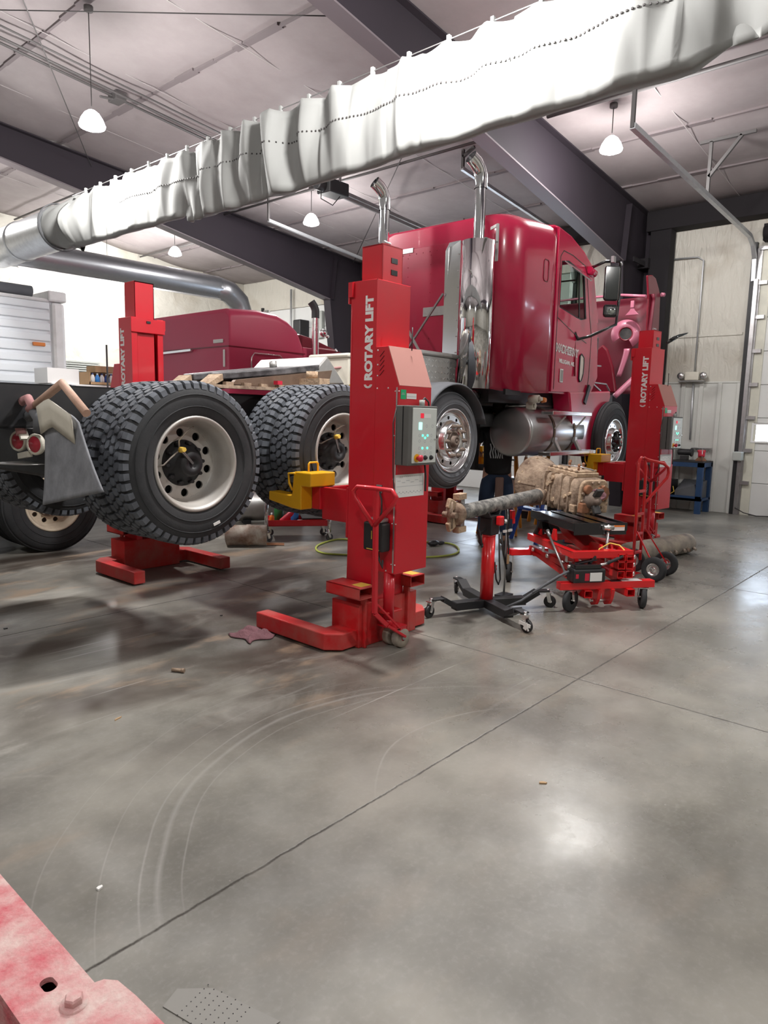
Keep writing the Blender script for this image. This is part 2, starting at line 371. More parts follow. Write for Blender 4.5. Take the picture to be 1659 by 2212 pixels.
def wall_mat(name,c0,c1,stain):
    m,nt,b=nodes(name); L=nt.links.new; N=nt.nodes.new; tc=N('ShaderNodeTexCoord'); V=tc.outputs['Object']
    n=N('ShaderNodeTexNoise'); n.inputs['Scale'].default_value=.9; n.inputs['Detail'].default_value=6; L(V,n.inputs['Vector'])
    r=N('ShaderNodeValToRGB'); r.color_ramp.elements[0].position=.55; r.color_ramp.elements[1].position=.78; r.color_ramp.elements[0].color=(*c0,1); r.color_ramp.elements[1].color=(*c1,1)
    L(n.outputs['Fac'],r.inputs['Fac']); L(r.outputs['Color'],b.inputs['Base Color']); b.inputs['Roughness'].default_value=.55
    w=N('ShaderNodeTexNoise'); w.inputs['Scale'].default_value=3; w.inputs['Detail'].default_value=3; w.inputs['Distortion'].default_value=1.2
    mp=N('ShaderNodeMapping'); mp.inputs['Rotation'].default_value=(R(35),0,0); mp.inputs['Scale'].default_value=(1,3.5,1); L(V,mp.inputs['Vector']); L(mp.outputs[0],w.inputs['Vector'])
    bp=N('ShaderNodeBump'); bp.inputs['Strength'].default_value=.5; bp.inputs['Distance'].default_value=.06; L(w.outputs['Fac'],bp.inputs['Height']); L(bp.outputs['Normal'],b.inputs['Normal'])
wall_mat('wall_vinyl',(.56,.54,.48),(.34,.29,.22),1)
mat('liner_panel',(.60,.61,.58),.4,dirt=.25,dcol=(.42,.40,.35),dscale=2)
mat('door_panel',(.66,.67,.66),.45)
mat('ceiling_vinyl',(.285,.252,.255),.65,dirt=.5,dcol=(.19,.16,.165),dscale=1.2,bump=0)
mat('ceiling_seam',(.16,.135,.14),.8)
mat('tape_line',(.36,.33,.33),.6)
mat('concrete_wall',(.20,.19,.18),.8)
mat('floor_tan',(.45,.34,.2),.7)
struct(MB().box(RX,WX+.2,RY,WY+.2,-.15,0).build('floor','concrete_floor'))
# vinyl-faced roof blanket sagging a little between purlins that run along Y
PX0=1.0; PSP=1.52
def roof(u,v):
    x=RX+(WX+.1-RX)*u; y=RY+(WY-RY)*v
    ph=((x-PX0)/PSP)%1.0
    return (x,y,roofz(x)+.05-.055*math.sin(PI*ph)+.006*math.sin(y*4.1+x))
struct(MB().grid(roof,176,60).build('ceiling','ceiling_vinyl',solid=.02))
mb=MB()
x=PX0-6*PSP
while x<WX:
    if x>RX:
        for k in range(60):
            y0=RY+(WY-RY)*k/60; y1=RY+(WY-RY)*(k+1)/60
            w0=.035+.02*math.sin(k*1.7+x*3); mb.box(x-w0,x+w0,y0,y1,roofz(x)+.012,roofz(x)+.045)
    x+=PSP
struct(mb.build('trim_1','ceiling_seam'))
mb=MB(); y=RY+.6
while y<WY:
    mb.bar((RX,y,roofz(RX)-.012),(WX,y,roofz(WX)-.012),.012,.004); y+=1.83
struct(mb.build('trim_2','tape_line'))
# end wall (wall with the doors), with openings filled by doors
def wall_x(x0,x1,segs,z1,m,name):
    mb=MB()
    for a,b_,zl,zh in segs: mb.box(x0,x1,a,b_,zl,zh)
    return struct(mb.build(name,m))
D1=(-1.2,3.22); D2=(6.6,10.6); D3=(12.9,16.0); DH=4.42
wall_x(WX,WX+.2,[(RY,D1[0],0,6),(D1[1],D2[0],0,6),(D2[1],D3[0],0,6),(D3[1],WY,0,6),(D1[0],D1[1],DH,6),(D2[0],D2[1],DH,6),(D3[0],D3[1],DH,6)],6,'wall_vinyl','wall_end')
struct(MB().box(RX,WX+.2,WY,WY+.2,0,8).build('wall_far','wall_vinyl'))
struct(MB().box(RX-.2,RX,RY,WY,0,8).build('wall_rear','wall_vinyl'))
struct(MB().box(RX,WX,RY-.2,RY,0,8).build('wall_near','wall_vinyl'))
# ribbed liner panel wainscot
def ribs(a,b_,h,ax,c,sgn,name):
    mb=MB(); y=a
    mk=(lambda y0,y1,d,z0,z1: mb.box(c-d if sgn<0 else c,c if sgn<0 else c+d,y0,y1,z0,z1)) if ax=='y' else (lambda y0,y1,d,z0,z1: mb.box(y0,y1,c-d,c,z0,z1))
    mk(a,b_,.02,.0,h); mk(a,b_,.035,h,h+.03)
    while y<b_-.05:
        mk(y,y+.07,.05,.0,h); y+=.305
    return struct(mb.build(name,'liner_panel',bevel=.008))
ribs(D1[1]+.12,4.9,2.24,'y',WX,-1,'trim_3'); ribs(D2[1]+.1,12.8,2.24,'y',WX,-1,'trim_4'); ribs(-7,12.5,2.24,'x',WY,-1,'trim_5')
# overhead doors
def door(n,y0,y1,win,panes):
    mb=MB(); z=0; ph=.552
    while z<DH-.01:
        zt=min(z+ph,DH); mb.box(WX+.02,WX+.07,y0,y1,z+.004,zt-.004); z+=ph
    mb.box(WX+.05,WX+.1,y0,y1,0,DH)
    o=struct(mb.build('door_%d'%n,'door_panel',bevel=.006))
    for k,(a,b_,zl,zh) in enumerate(panes):
        fr=MB()
        for q in ((a-.03,a,zl-.03,zh+.03),(b_,b_+.03,zl-.03,zh+.03),(a,b_,zl-.03,zl),(a,b_,zh,zh+.03)): fr.box(WX-.01,WX+.03,q[0],q[1],q[2],q[3])
        f=fr.build('window_frame','white_plastic',o,bevel=.004)
        MB().box(WX+.003,WX+.012,a,b_,zl,zh).build('pane','window_glow',f)
    # tracks
    tr=MB()
    for yy,s in ((y1+.03,1),(y0-.03,-1)):
        tr.box(WX-.10,WX-.02,yy-.03,yy+.03,0,DH-.5)
        tr.box(WX-.03,WX-.005,yy-.05,yy+.05,0,DH)
    tr.build('track','steel',o)
    lg=MB()
    for yy in (y1+.10,y0-.10): lg.box(WX-.06,WX-.0,yy-.035,yy+.035,0,DH+.1)
    lg.build('black_angle','black_frame',o)
    hg=MB(); z=ph
    while z<DH: hg.box(WX-.06,WX+.02,y1-.13,y1+.03,z-.03,z+.03); z+=ph
    hg.build('roller_bracket','steel',o)
    en=MB(); en.box(WX-.0,WX+.03,y1-.16,y1-.02,0,DH); en.build('end_stile','stile_cream' if n==1 else 'door_panel',o)
    return o
door(1,D1[0],D1[1],0,[(2.50,3.10,1.27,1.54),(1.5,2.1,1.27,1.54),(.5,1.1,1.27,1.54),(-.5,.1,1.27,1.54)])
door(2,D2[0],D2[1],0,[(6.75,7.75,1.30,2.1),(8.0,9.0,1.30,2.1),(9.3,10.3,1.3,2.1)])
door(3,D3[0],D3[1],0,[(13.3,14.1,1.3,1.6)])
# rigid frames: tapered rafter + knee + column, web with flanges
def frameA(y,n):
    xs=[-6,0,4.6,7.2,9.5,11.6,12.0]
    def bot(x):
        P=[(-9,5.95-.0),(0,5.75),(4.6,5.40),(7.3,5.0),(10,4.55),(11.75,4.24)]
        for (a,za),(b_,zb) in zip(P,P[1:]):
            if x<=b_: return za+(zb-za)*(x-a)/(b_-a)
        return 4.2
    w=MB(); poly=[(x,roofz(x)-.02) for x in (-9,0,6,12.95)]+[(12.95,0),(12.35,0),(11.75,4.24)]+[(x,bot(x)) for x in (10,7.3,4.6,0,-9)]
    w.prism(poly,'y',y-.008,y+.008)
    o=struct(w.build('trim_%d'%n,'beam'))
    f=MB()
    P=[(-9,bot(-9)),(0,bot(0)),(4.6,bot(4.6)),(7.3,bot(7.3)),(10,bot(10)),(11.75,4.24)]
    for a,b_ in zip(P,P[1:]): f.bar((a[0],y,a[1]),(b_[0],y,b_[1]),.22,.02)
    f.build('bottom_flange','beam_flange',o)
    g=MB(); g.bar((11.75,y,4.24),(12.35,y,0),.22,.02,(1,0,0)); g.bar((12.94,y,0),(12.94,y,5.2),.22,.02,(1,0,0)); g.bar((-9,y,roofz(-9)-.03),(13,y,roofz(13)-.03),.2,.02)
    for x_,zl in ((11.85,4.2),): g.bar((x_,y-.06,4.25),(x_+.12,y-.06,5.2),.1,.014,(1,0,0))
    g.build('flange','beam',o)
    return o
frameA(5.15,6); frameA(12.2,7); frameA(-2.2,8)
# header / eave struts and girts on the end wall
mb=MB(); mb.box(WX-.34,WX-.02,RY,5.05,4.88,5.22)
struct(mb.build('trim_9','beam_dark',bevel=.01))
mb=MB(); mb.box(WX-.22,WX-.02,5.25,12.1,4.90,5.22); struct(mb.build('trim_10','beam_dark'))
mb=MB(); mb.box(WX-.30,WX-.06,4.62,4.98,0,4.9); struct(mb.build('trim_11','beam_dark',bevel=.01))
mb=MB(); [mb.box(WX-.02,WX,a,b_,3.04,3.09) for a,b_ in ((3.4,4.6),(5.3,6.4),(10.8,12.0))]; struct(mb.build('trim_12','wall_vinyl',bevel=.01))
mb=MB(); mb.box(12.1,WX-.02,5.0,5.02,4.28,4.36); mb.box(WX-.4,WX-.3,4.95,5.35,4.25,4.42); struct(mb.build('trim_13','beam_dark'))
# gutter line where roof meets the far wall, upper louvre band on the far wall
mb=MB()
for k in range(7): mb.box(2.0,8.5,WY-.10,WY-.02,2.36+k*.052,2.39+k*.052)
tag(mb.build('wall_louvre','wall_box_grey'),'grey slatted louvre band low on the far white wall beside the trailer','louvre')
# ================================================================ ROOF SERVICES, DUCTS, LAMPS
def lamp(x,y,z,label,power,vis=True,group='high bay lamps under the roof'):
    t=thing('high_bay_lamp',label,'lamp',Matrix.Translation((x,y,z)),group)
    m=MB(); m.lathe([(.04,.16),(.08,.13),(.12,.07),(.145,.0),(.14,0),(.10,.045),(.0,.06)],n=24); m.build('reflector','lamp_shade_glow',t,label='glowing prismatic shade')
    MB().lathe([(.0,.045),(.10,.04),(.145,.005),(.135,-.02),(.07,-.045),(.0,-.05)],n=20).build('glass_lens','lamp_glow',t)
    h=roofz(x)-z-.04; MB().cyl((0,0,.2),(0,0,h),.006,n=6).cyl((0,0,h-.05),(0,0,h),.05,n=10).build('hanging_cord','cable',t)
    l=bpy.data.lights.new('lamp_light','POINT'); l.energy=power; l.shadow_soft_size=.16; l.color=(1,.975,.95)
    o=bpy.data.objects.new('lamp_light',l); COL.objects.link(o); o.parent=t; o.location=(0,0,-.09)
    return t
LP=300
lamp(4.05,8.05,4.72,'bright round lamp glaring above the left part of the fabric duct',LP*1.9)
lamp(8.95,4.10,4.99,'bright round lamp glaring right of the dark rafter above the raised red truck',LP)
lamp(8.85,9.62,4.94,'bright round lamp glaring between the fabric duct and the near exhaust stack',LP)
lamp(8.9,14.1,5.0,'small far lamp glaring above the metal duct at the left',LP)
lamp(3.75,3.05,4.72,'lamp hanging out of view above the middle of the fabric duct',LP*2.2)
lamp(3.9,-1.8,4.9,'lamp hanging out of view right of the camera',LP)
lamp(-1.2,5.2,5.0,'lamp hanging out of view behind the camera at the left',LP)
lamp(-1.2,-.2,5.0,'lamp hanging out of view behind the camera',LP)
lamp(9.0,-1.6,5.0,'lamp hanging out of view before the right door',LP)
lamp(8.2,15.8,4.72,'unseen lamp added behind the long metal duct to whiten the far wall',LP*1.2)  # added lamp, kept out of sight, brightens the far wall
lamp(3.9,13.2,5.1,'lamp hanging out of view over the trailer',LP)
# --- fabric air duct hanging slack on its wire, along Y
FX=4.5; FY0=-1.2; FY1=9.45; CL=.385; NY=520
def ftop(y):
    p=((y-2.62)/CL)%1.0; return 4.31-.028*math.sin(PI*p)**.8
def fbot(y):
    z=3.60+.012*math.sin(y*.8)
    if y>6.85: z+=.06
    if y<1.58: z+=.07*min(1,(1.58-y)/.2)
    if y>9.1: z-=.0
    return z
def ffold(y,v,s):
    """sideways fold of the sheet; v 0 top .. 1 bottom"""
    a=.018*math.sin(y*7.3+s)+.012*math.sin(y*13+2*s)
    k=0
    if 4.6<y<7.0: k=min(1,(y-4.6)/.5,(7.0-y)/.3)
    p=((y-2.62)/CL); c=abs((p%1)-.5)*2        # 1 at the clip
    vee=max(0,c-v*.9)                             # V creases spreading from each clip
    j=math.floor(p+.5); q=.55+.9*abs(math.sin(j*12.9898+1.7)); u_=p+.5-j
    a+=(.03+.05*k)*vee*q+k*.030*math.sin(y*15.5+v*2.2+1.3*math.sin(y*3.1))*(.3+.7*v)*q
    a+=(.014+.022*k)*math.sin(y*16.3+j*1.9+v*(3.5 if j%2 else -3.5))*(1-.55*v)
    a+=.05*math.exp(-((y-3.78)/.06)**2)*(1 if s<1 else -.3)+.03*math.exp(-((y-3.70)/.05)**2)*math.sin(v*17)
    a-=.10*math.exp(-((y-6.83)/.10)**2)*(.3+.7*v)
    a+=.05*math.exp(-((y-1.9)/.25)**2)*v+.06*math.sin((y-1.2)*9+v*4)*math.exp(-((y-1.3)/.4)**2)*v
    return a
def fduct():
    m=MB(); NV=12; prof=[]
    rings=[]
    for i in range(NY+1):
        y=FY0+(FY1-FY0)*i/NY; zt,zb=ftop(y),fbot(y); r=[]
        open_=max(0,(y-8.9)/.55)**2                       # opens up towards the round duct
        for k in range(NV+1):
            v=k/NV; w=.030+.035*math.sin(PI*v*.85)+open_*.22*math.sin(PI*min(1,v*1.0))
            r.append((FX-w*(1-0)-ffold(y,v,0),y,zt+(zb-zt)*v))
        for k in range(NV,-1,-1):
            v=k/NV; w=.02+.015*math.sin(PI*v*.85)+open_*.22*math.sin(PI*v)
            r.append((FX+w+.5*ffold(y,v,2),y,zt+(zb-zt)*v+ (0 if k<NV else .004)))
        rings.append(r)
    m.loft(rings,cap=True); return m
fd=thing('fabric_air_duct','long slack grey fabric air duct hanging from a wire across the hall','duct',frame(0,0))
o=fduct().build('fabric_sleeve','fabric_duct',fd)
m=MB(); y=2.62-CL*9
while y<9.4:
    m.box(FX-.018,FX+.012,y-.013,y+.013,ftop(y)-.03,ftop(y)+.06); y+=CL
m.build('hanger_clip','fabric_duct',fd)['kind']='stuff'
m=MB(); m.tube([(FX,-4,4.39)]+[(FX,y_,4.345) for y_ in (0,3,6,9)]+[(FX,9.55,4.345)],.005,n=6); m.build('suspension_wire','steel',fd)
m=MB(); y=FY0
while y<8.2:
    zt,zb=4.30,3.62; v=.42
    x=FX-.035-.05*v-ffold(y,v,0); z=zt+(zb-zt)*v
    m.box(x-.012,x-.001,y-.006,y+.006,z-.006,z+.006); y+=.034
m.build('perforation_row','cable',fd)['kind']='stuff'
# crumpled end sleeve where the fabric meets the metal collar
m=MB(); rings=[]
for i in range(22):
    t=i/21; y=9.36+.58*t; r=.30-.03*t; rr=[]
    for k in range(40):
        a=2*PI*k/40; q=1+.10*math.sin(a*7+t*5)*(1-t)+.04*math.sin(a*3+t*9)
        sx=(.42+.58*t); 
        rr.append((FX+r*sx*q*math.sin(a),y,3.98+.02*t+r*(1.12-.12*t)*q*math.cos(a)))
    rings.append(rr)
m.loft(rings,cap=False); m.build('end_sleeve','fabric_duct',fd)
MB().lathe([(.30,-.03),(.315,0),(.30,.03)],axT((FX,9.93,4.0),(0,1,0)),n=32).build('clamp_band','fabric_dark',fd)
# --- round galvanised ducts
d1=thing('round_metal_duct','silver round metal duct feeding the fabric duct at the upper left','duct',frame(0,0))
m=MB(); pr=[(.27,9.85),(.27,12.6)]
m.lathe([(.27,h) for h in (9.96,11.0,12.15)],Matrix.Translation((FX,0,4.0))@Matrix.Rotation(R(-90),4,'X'),n=40)
m.build('duct_body','galv',d1)
m=MB()
for h in (9.95,11.2): m.lathe([(.272,h-.03),(.284,h-.01),(.284,h+.01),(.272,h+.03)],Matrix.Translation((FX,0,4.0))@Matrix.Rotation(R(-90),4,'X'),n=40)
m.build('seam_ring','galv',d1)
d2=thing('return_air_duct','long dark silver duct running beneath the far roof toward the white end wall','duct',frame(0,0))
m=MB(); yc=12.75; zc=4.14; pts=[(FX-.0,12.2,4.05),(FX+.02,12.5,4.08),(FX+.18,12.7,4.12),(FX+.45,yc,zc)]
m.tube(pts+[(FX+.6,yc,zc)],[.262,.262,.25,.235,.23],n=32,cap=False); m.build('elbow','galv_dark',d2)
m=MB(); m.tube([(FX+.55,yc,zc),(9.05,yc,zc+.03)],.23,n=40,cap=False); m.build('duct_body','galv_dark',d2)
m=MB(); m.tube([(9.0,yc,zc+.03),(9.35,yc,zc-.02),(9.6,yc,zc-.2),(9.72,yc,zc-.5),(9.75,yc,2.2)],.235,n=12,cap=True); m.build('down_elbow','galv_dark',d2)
m=MB(); m.bar((FX+.5,yc-.05,zc-.235),(9.1,yc-.05,zc-.21),.02,.03); m.build('bottom_seam','zinc',d2)
# --- door tracks and hangers
def track(name,label,pts,hang,sec=.06,m_='galv'):
    t=thing(name,label,'door track',frame(0,0)); m=MB()
    for a,b_ in zip(pts,pts[1:]): m.bar(a,b_,sec,sec)
    m.build('rail',m_,t)
    for h in hang: MB().bar(h[0],h[1],.04,.04).build('hanger','pipe_dark',t)
    return t
yt=3.3
track('door_track','grey overhead door track running from the right door up under the roof',[(WX-.06,yt,3.9),(WX-.10,yt,4.25),(WX-.28,yt,4.44),(WX-.5,yt,4.53),(7.7,yt,4.70)],
  [((7.7,yt,4.68),(7.7,yt,roofz(7.7)-.05)),((7.7,yt,5.15),(7.7,yt-.35,roofz(7.7)-.05)),((10.3,yt,4.58),(10.3,yt,5.3)),((10.3,yt,4.85),(10.3,yt-.38,5.3)),((10.3,yt+.15,5.31),(10.3,yt-.55,5.31))])
track('door_track','thin grey door track behind the tall near exhaust stack',[(WX-.1,6.5,4.2),(WX-.4,6.5,4.95),(9.05,6.5,5.28)],[((9.07,6.5,5.27),(9.07,6.5,roofz(9.07)-.02)),((9.07,6.5,5.45),(9.07,6.3,5.55))],.05)
track('door_track','thin grey door track under the roof between the two middle lamps',[(WX-.1,10.7,4.1),(WX-.5,10.7,4.8),(8.76,10.7,5.14)],[((8.76,10.7,5.14),(8.76,10.7,roofz(8.76)-.03))],.05)
op=thing('door_opener','dark motor of an overhead door opener on twin ceiling rails','opener',frame(0,0))
MB().cbox((7.95,8.15,5.02),(.42,.3,.2)).cyl((7.8,8.15,5.02),(7.6,8.15,5.02),.09).build('motor','black_frame',op,bevel=.02)
MB().bar((8.1,8.08,5.0),(WX-.1,8.08,4.75),.035,.05).bar((8.1,8.22,5.0),(WX-.1,8.22,4.75),.035,.05).build('twin_rail','steel',op)
MB().bar((7.95,8.0,5.1),(7.95,8.0,roofz(7.9)-.05),.03,.03).build('hanger','steel',op)
MB().bar((7.95,8.3,5.1),(7.95,8.3,roofz(7.9)-.05),.03,.03).bar((7.8,7.9,5.12),(7.8,8.4,5.12),.04,.03).build('hanger','steel',op)
MB().tube([(7.7,8.15,4.95),(7.6,8.05,4.78),(7.8,8.0,4.72),(8.0,8.05,4.9)],.008,n=6).build('motor_wire','cable',op)
# conduits / pipes / wires under the roof
def pipe(name,label,pts,r,m_='pipe_dark',cat='pipe'):
    return tag(MB().tube(pts,r,n=8).build(name,m_),label,cat)
def alongY(x,y0,y1,dz=.12): return [(x,y0,roofz(x)-dz),(x,y1,roofz(x)-dz)]
def alongX(y,x0,x1,dz=.12): return [(x0,y,roofz(x0)-dz),(x1,y,roofz(x1)-dz)]
pipe('gas_pipe','black pipe run under the roof at the far right above the door track',alongY(8.7,-7,4.9,.1),.028)
pipe('gas_pipe','black pipe run between the raised truck roof and the middle lamp',alongY(8.7,5.3,12.0,.16),.022)
pipe('conduit_pipe','thin pipe crossing the upper left corner toward the dark junction box',alongX(9.6,1.5,7.4,.10),.018)
pipe('conduit_pipe','lower of the two parallel thin pipes in the upper left corner',alongX(9.35,1.5,7.4,.16),.016)
pipe('conduit_pipe','upper of the two parallel thin pipes in the upper left corner',alongX(9.15,1.5,7.4,.13),.012)
pipe('suspension_cable','thin dark wire crossing the ceiling at the very top of the photo',[(2.5,9.4,5.75),(5.4,5.15,5.45)],.006,'cable','cable')
pipe('brace_cable','thin diagonal wire brace under the upper left ceiling',[(1.5,5.15,5.6),(6.0,12.0,5.62)],.007,'cable','cable')
pipe('brace_cable','thin wire brace running toward the far column behind the middle lamp',[(7.0,5.4,5.55),(12.4,12.0,5.15)],.008,'cable','cable')
pipe('conduit_pipe','thin conduit under the roof left of the second dark rafter',alongY(6.6,12.4,16.8,.12),.02)
pipe('conduit_pipe','thin conduit farther along the roof above the metal duct',alongY(9.6,12.4,16.8,.12),.02)
jb=MB(); jb.cbox((5.2,9.6,5.80),(.16,.22,.1)).bar((5.2,9.6,5.78),(4.9,9.5,5.70),.03,.03); tag(jb.build('junction_box','pipe_dark',bevel=.01),'dark junction box where thin pipes cross above the left lamp','junction box')
# end wall fittings
el=thing('emergency_light','yellowed emergency light with two lamp heads on the white wall','emergency light',frame(WX-.12,4.13,2.36))
MB().box(-.04,.06,-.12,.12,-.07,.075).build('housing','cream',el,bevel=.015)
for s in (-1,1): MB().lathe([(.0,.03),(.05,.03),(.065,0),(.055,-.05),(0,-.06)],axT((-.03,s*.19,.01),(-1,0,0)),n=16).build('lamp_head','zinc',el)
MB().box(-.05,.05,-.22,.22,-.095,-.075).build('tray','steel',el,bevel=.01)
pipe('wall_conduit','thin grey conduit rising over the wall behind the emergency light',[(WX-.05,4.85,4.42),(WX-.05,4.22,4.40),(WX-.05,4.12,4.33),(WX-.05,4.12,2.45)],.014,'galv','conduit')
pipe('wall_conduit','thin grey conduit dropping to the bench below the emergency light',[(WX-.06,4.12,2.25),(WX-.06,4.10,1.25)],.018,'galv','conduit')
tag(MB().cbox((WX-.12,4.78,4.52),(.16,.16,.12)).build('conduit_box','wall_box_grey',bevel=.01),'small grey box near the top of the corner column','junction box')
tag(MB().box(WX-.22,WX,3.20,3.34,.93,1.08).build('door_sensor','wall_box_grey',bevel=.015),'small grey control box on the right door track','sensor box')
pipe('floor_cable','thin dark cable lying slack along the foot of the right door',[(WX-.12,3.25,.12),(WX-.14,3.1,.05),(WX-.14,2.9,.015),(WX-.14,2.7,.03),(WX-.12,2.55,.09),(WX-.1,2.3,.2)],.009,'cable','cable')
hub=thing('door_drum','dark cable drum and bearing plate above the right door','door drum',frame(WX-.14,3.12,4.62))
MB().box(-.06,.1,-.13,.06,-.12,.14).cyl((-.05,-.2,0),(-.05,.05,0),.1).build('drum','beam_dark',hub)
MB().cyl((-.05,-4,0),(-.05,.05,0),.018).build('torsion_shaft','steel',hub)
tag(MB().box(WX-.09,WX,13.6,14.0,3.55,4.25).build('wall_speaker','wall_box_grey',bevel=.02),'tall grey box hung high on the end wall beyond the second truck','wall box')
tag(MB().cbox((WX-.13,14.35,3.75),(.35,.3,.6)).build('door_motor','black_frame',bevel=.03),'black motor unit beside the tall grey wall box','motor')
pipe('wall_pipe','vertical grey pipe on the end wall left of the black motor',[(WX-.1,14.8,4.9),(WX-.1,14.8,2.2)],.03,'galv')
# ================================================================ MOBILE COLUMN LIFTS
def fit_text(s,m,name,parent,O,ux,uy,w,h,ext=.0012,bold=.004,label=None):
    """lettering fitted into a w x h box whose lower-left corner is O, ux/uy unit directions"""
    o=text(s,1.0,m,name,parent,Matrix(),ext/max(h,.01),bold)
    vs=[v.co for v in o.data.vertices]; x0=min(v.x for v in vs); x1=max(v.x for v in vs); y0=min(v.y for v in vs); y1=max(v.y for v in vs)
    ux,uy,O=Vector(ux),Vector(uy),Vector(O); n=ux.cross(uy)
    for v in o.data.vertices:
        c=v.co.copy(); v.co=O+ux*((c.x-x0)/(x1-x0)*w)+uy*((c.y-y0)/(y1-y0)*h)+n*(c.z*h)
    if label: o['label']=label
    return o
def fork(parent,x,sgn):
    """yellow wheel fork adapter: arm under the tyre, riser, hook block and carry handle"""
    m=MB(); m.box(x-.11*sgn if sgn>0 else x,x if sgn>0 else x+.11,0,0,0,0) if False else None
    a,b_=(x-.11,x)
    m.prism([(.60,.865),(.70,.868),(.96,.905),(.96,.972),(.70,.962),(.68,1.135),(.50,1.135),(.50,1.035),(.60,1.035)],'x',a,b_)
    m.prism([(.50,1.035),(.64,1.035),(.64,1.135),(.50,1.135)],'x',b_,b_+.13)
    f=m.build('fork','yellow',parent,bevel=.008,label='yellow steel wheel fork')
    MB().tube([(b_-.02,.62,1.13),(b_-.02,.62,1.19),(b_-.01,.62,1.20),(b_+.06,.62,1.20),(b_+.07,.62,1.19),(b_+.07,.62,1.13)],.007,n=8).build('carry_handle','yellow',f)
    MB().tube([(a-.002,.66,1.125),(a-.012,.72,1.12),(a-.012,.715,1.05),(a-.002,.69,1.0)],.008,n=8).build('side_handle','yellow',f)
    return f
def make_lift(label,T,ext=.235,tilt=0,group=None,charger=True):
    t=thing('column_lift',label,'column lift',T,'mobile column lifts around the raised truck')
    # base frame: cross beam and two legs reaching under the truck
    m=MB(); out=[(-.515,.80),(-.515,.09),(-.43,0),(.43,0),(.515,.09),(.515,.80),(.405,.80),(.405,.19),(-.405,.19),(-.405,.80)]
    n=len(out); H=.125
    vs=[(x,y,.012) for x,y in out]+[(x,y,H) for x,y in out]
    F=[(i,(i+1)%n,(i+1)%n+n,i+n) for i in range(n)]
    cap=[(0,1,8,9),(1,2,3,4),(1,4,7,8),(4,5,6,7)]
    F+=[tuple(i+n for i in c) for c in cap]+[tuple(reversed(c)) for c in cap]
    m._add(vs,F); b=m.build('base_frame','lift_red_dusty',t,bevel=.008)
    MB().box(-.30,.30,-.02,.24,.0,.30).box(-.27,-.25,-.05,.0,0,.36).box(.17,.19,-.05,.0,0,.36).build('foot_bracket','lift_red_dusty',t,bevel=.006)
    # mast shell
    m=MB(); m.box(-.165,.165,0,.012,.2,2.41).box(-.165,-.15,0,.235,.2,2.41).box(.15,.165,0,.235,.2,2.41)
    m.box(-.165,-.105,.22,.235,.2,2.41).box(.105,.165,.22,.235,.2,2.41)
    ms=m.build('mast','lift_red',t,bevel=.004)
    MB().box(-.175,.175,.235,.252,2.27,2.40).build('cross_plate','lift_red',t,bevel=.004)
    MB().box(-.02,.02,.215,.262,2.36,2.38).build('cross_plate_pin','black_plastic',t)
    m=MB(); z1=2.41+ext
    m.box(-.088,.112,.03,.04,.6,z1).box(-.088,-.078,.03,.21,.6,z1).box(.102,.112,.03,.21,.6,z1).box(-.088,.112,.20,.21,.6,z1)
    m.box(-.088,.112,.03,.21,z1-.012,z1)
    im=m.build('inner_mast','lift_red',t,bevel=.003)
    for zz in (z1-.185,z1-.11): MB().box(-.003,.058,.026,.032,zz,zz+.033).build('square_hole','black_gloss',im)
    MB().cyl((-.05,.06,z1+.015),(.01,.06,z1+.015),.014,n=8).build('top_pin','steel',im)
    MB().box(-.19,-.165,.20,.235,2.31,2.405).build('top_lug','lift_red',ms)
    for s in (-1,1):
        up=(0,1,0) if s<0 else (0,-1,0)
        y0=.022 if s<0 else .182-.085+.065
        fit_text('ROTARY LIFT','decal_white','lettering',ms,(s*.1658,.028 if s<0 else .100,1.772),(0,0,1),up,.54,.072,bold=.055)
        lg=MB()
        for rr in (.020,.030):
            lg.tube([(s*.1665,.064+(rr*1.1)*math.cos(a)*1.,1.745-rr*.75*math.sin(a)*1. ) for a in [PI*k/8 for k in range(9)]],.0035,n=6)
        lg.build('logo_arc','decal_white',ms)
    # cabinet
    m=MB(); m.prism([(0,.515),(-.205,.515),(-.205,1.735),(-.105,1.985),(0,1.985)],'x',-.166,.166)
    cb=m.build('cabinet','lift_red',t,bevel=.004)
    sl=Matrix(); 
    m=MB(); a=math.atan2(.25,.10)
    m._add([(-.164,-.2075,1.737),(.164,-.2075,1.737),(.164,-.108,1.986),(-.164,-.108,1.986),(-.164,-.205,1.735),(.164,-.205,1.735),(.164,-.105,1.983),(-.164,-.105,1.983)],
        [(0,1,2,3),(4,7,6,5),(0,4,5,1),(1,5,6,2),(2,6,7,3),(3,7,4,0)])
    m.build('sloped_cover','lift_slope',t,label='dust-faded sloping cover')
    m=MB()
    for k in range(5):
        m.bar((-.1675,-.075+.0,1.955-k*.030),(-.1675,-.038,1.92-k*.030),.002,.004,(1,0,0))
    m.build('vent_slot','black_gloss',cb)
    for q in ((-.02,1.96),(-.02,1.87),(-.02,1.80),(-.02,1.72),(-.115,1.72),(-.02,.55),(-.13,.53),(-.01,1.06)):
        MB().sphere((-.167,q[0],q[1]),.0055,8,5).build('screw','label_white',cb)
    MB().box(-.171,-.165,-.196,-.186,.525,1.725).build('hinge','zinc',cb)
    hs=MB()
    for z in (.58,.85,1.14,1.42,1.70):
        for y in (-.207,-.176): hs.sphere((-.168,y,z),.0045,6,4)
    hs.build('hinge_rivets','label_white',cb)
    # control box
    c=MB().box(-.195,.098,-.315,-.207,1.235,1.612).build('control_box','dark_grey_box',t,bevel=.006)
    MB().box(-.198,-.18,-.272,-.266,1.24,1.607).build('lid_seam','black_gloss',c)
    p=MB().box(-.160,.082,-.321,-.314,1.25,1.597).build('face_panel','panel_grey',c,bevel=.002)
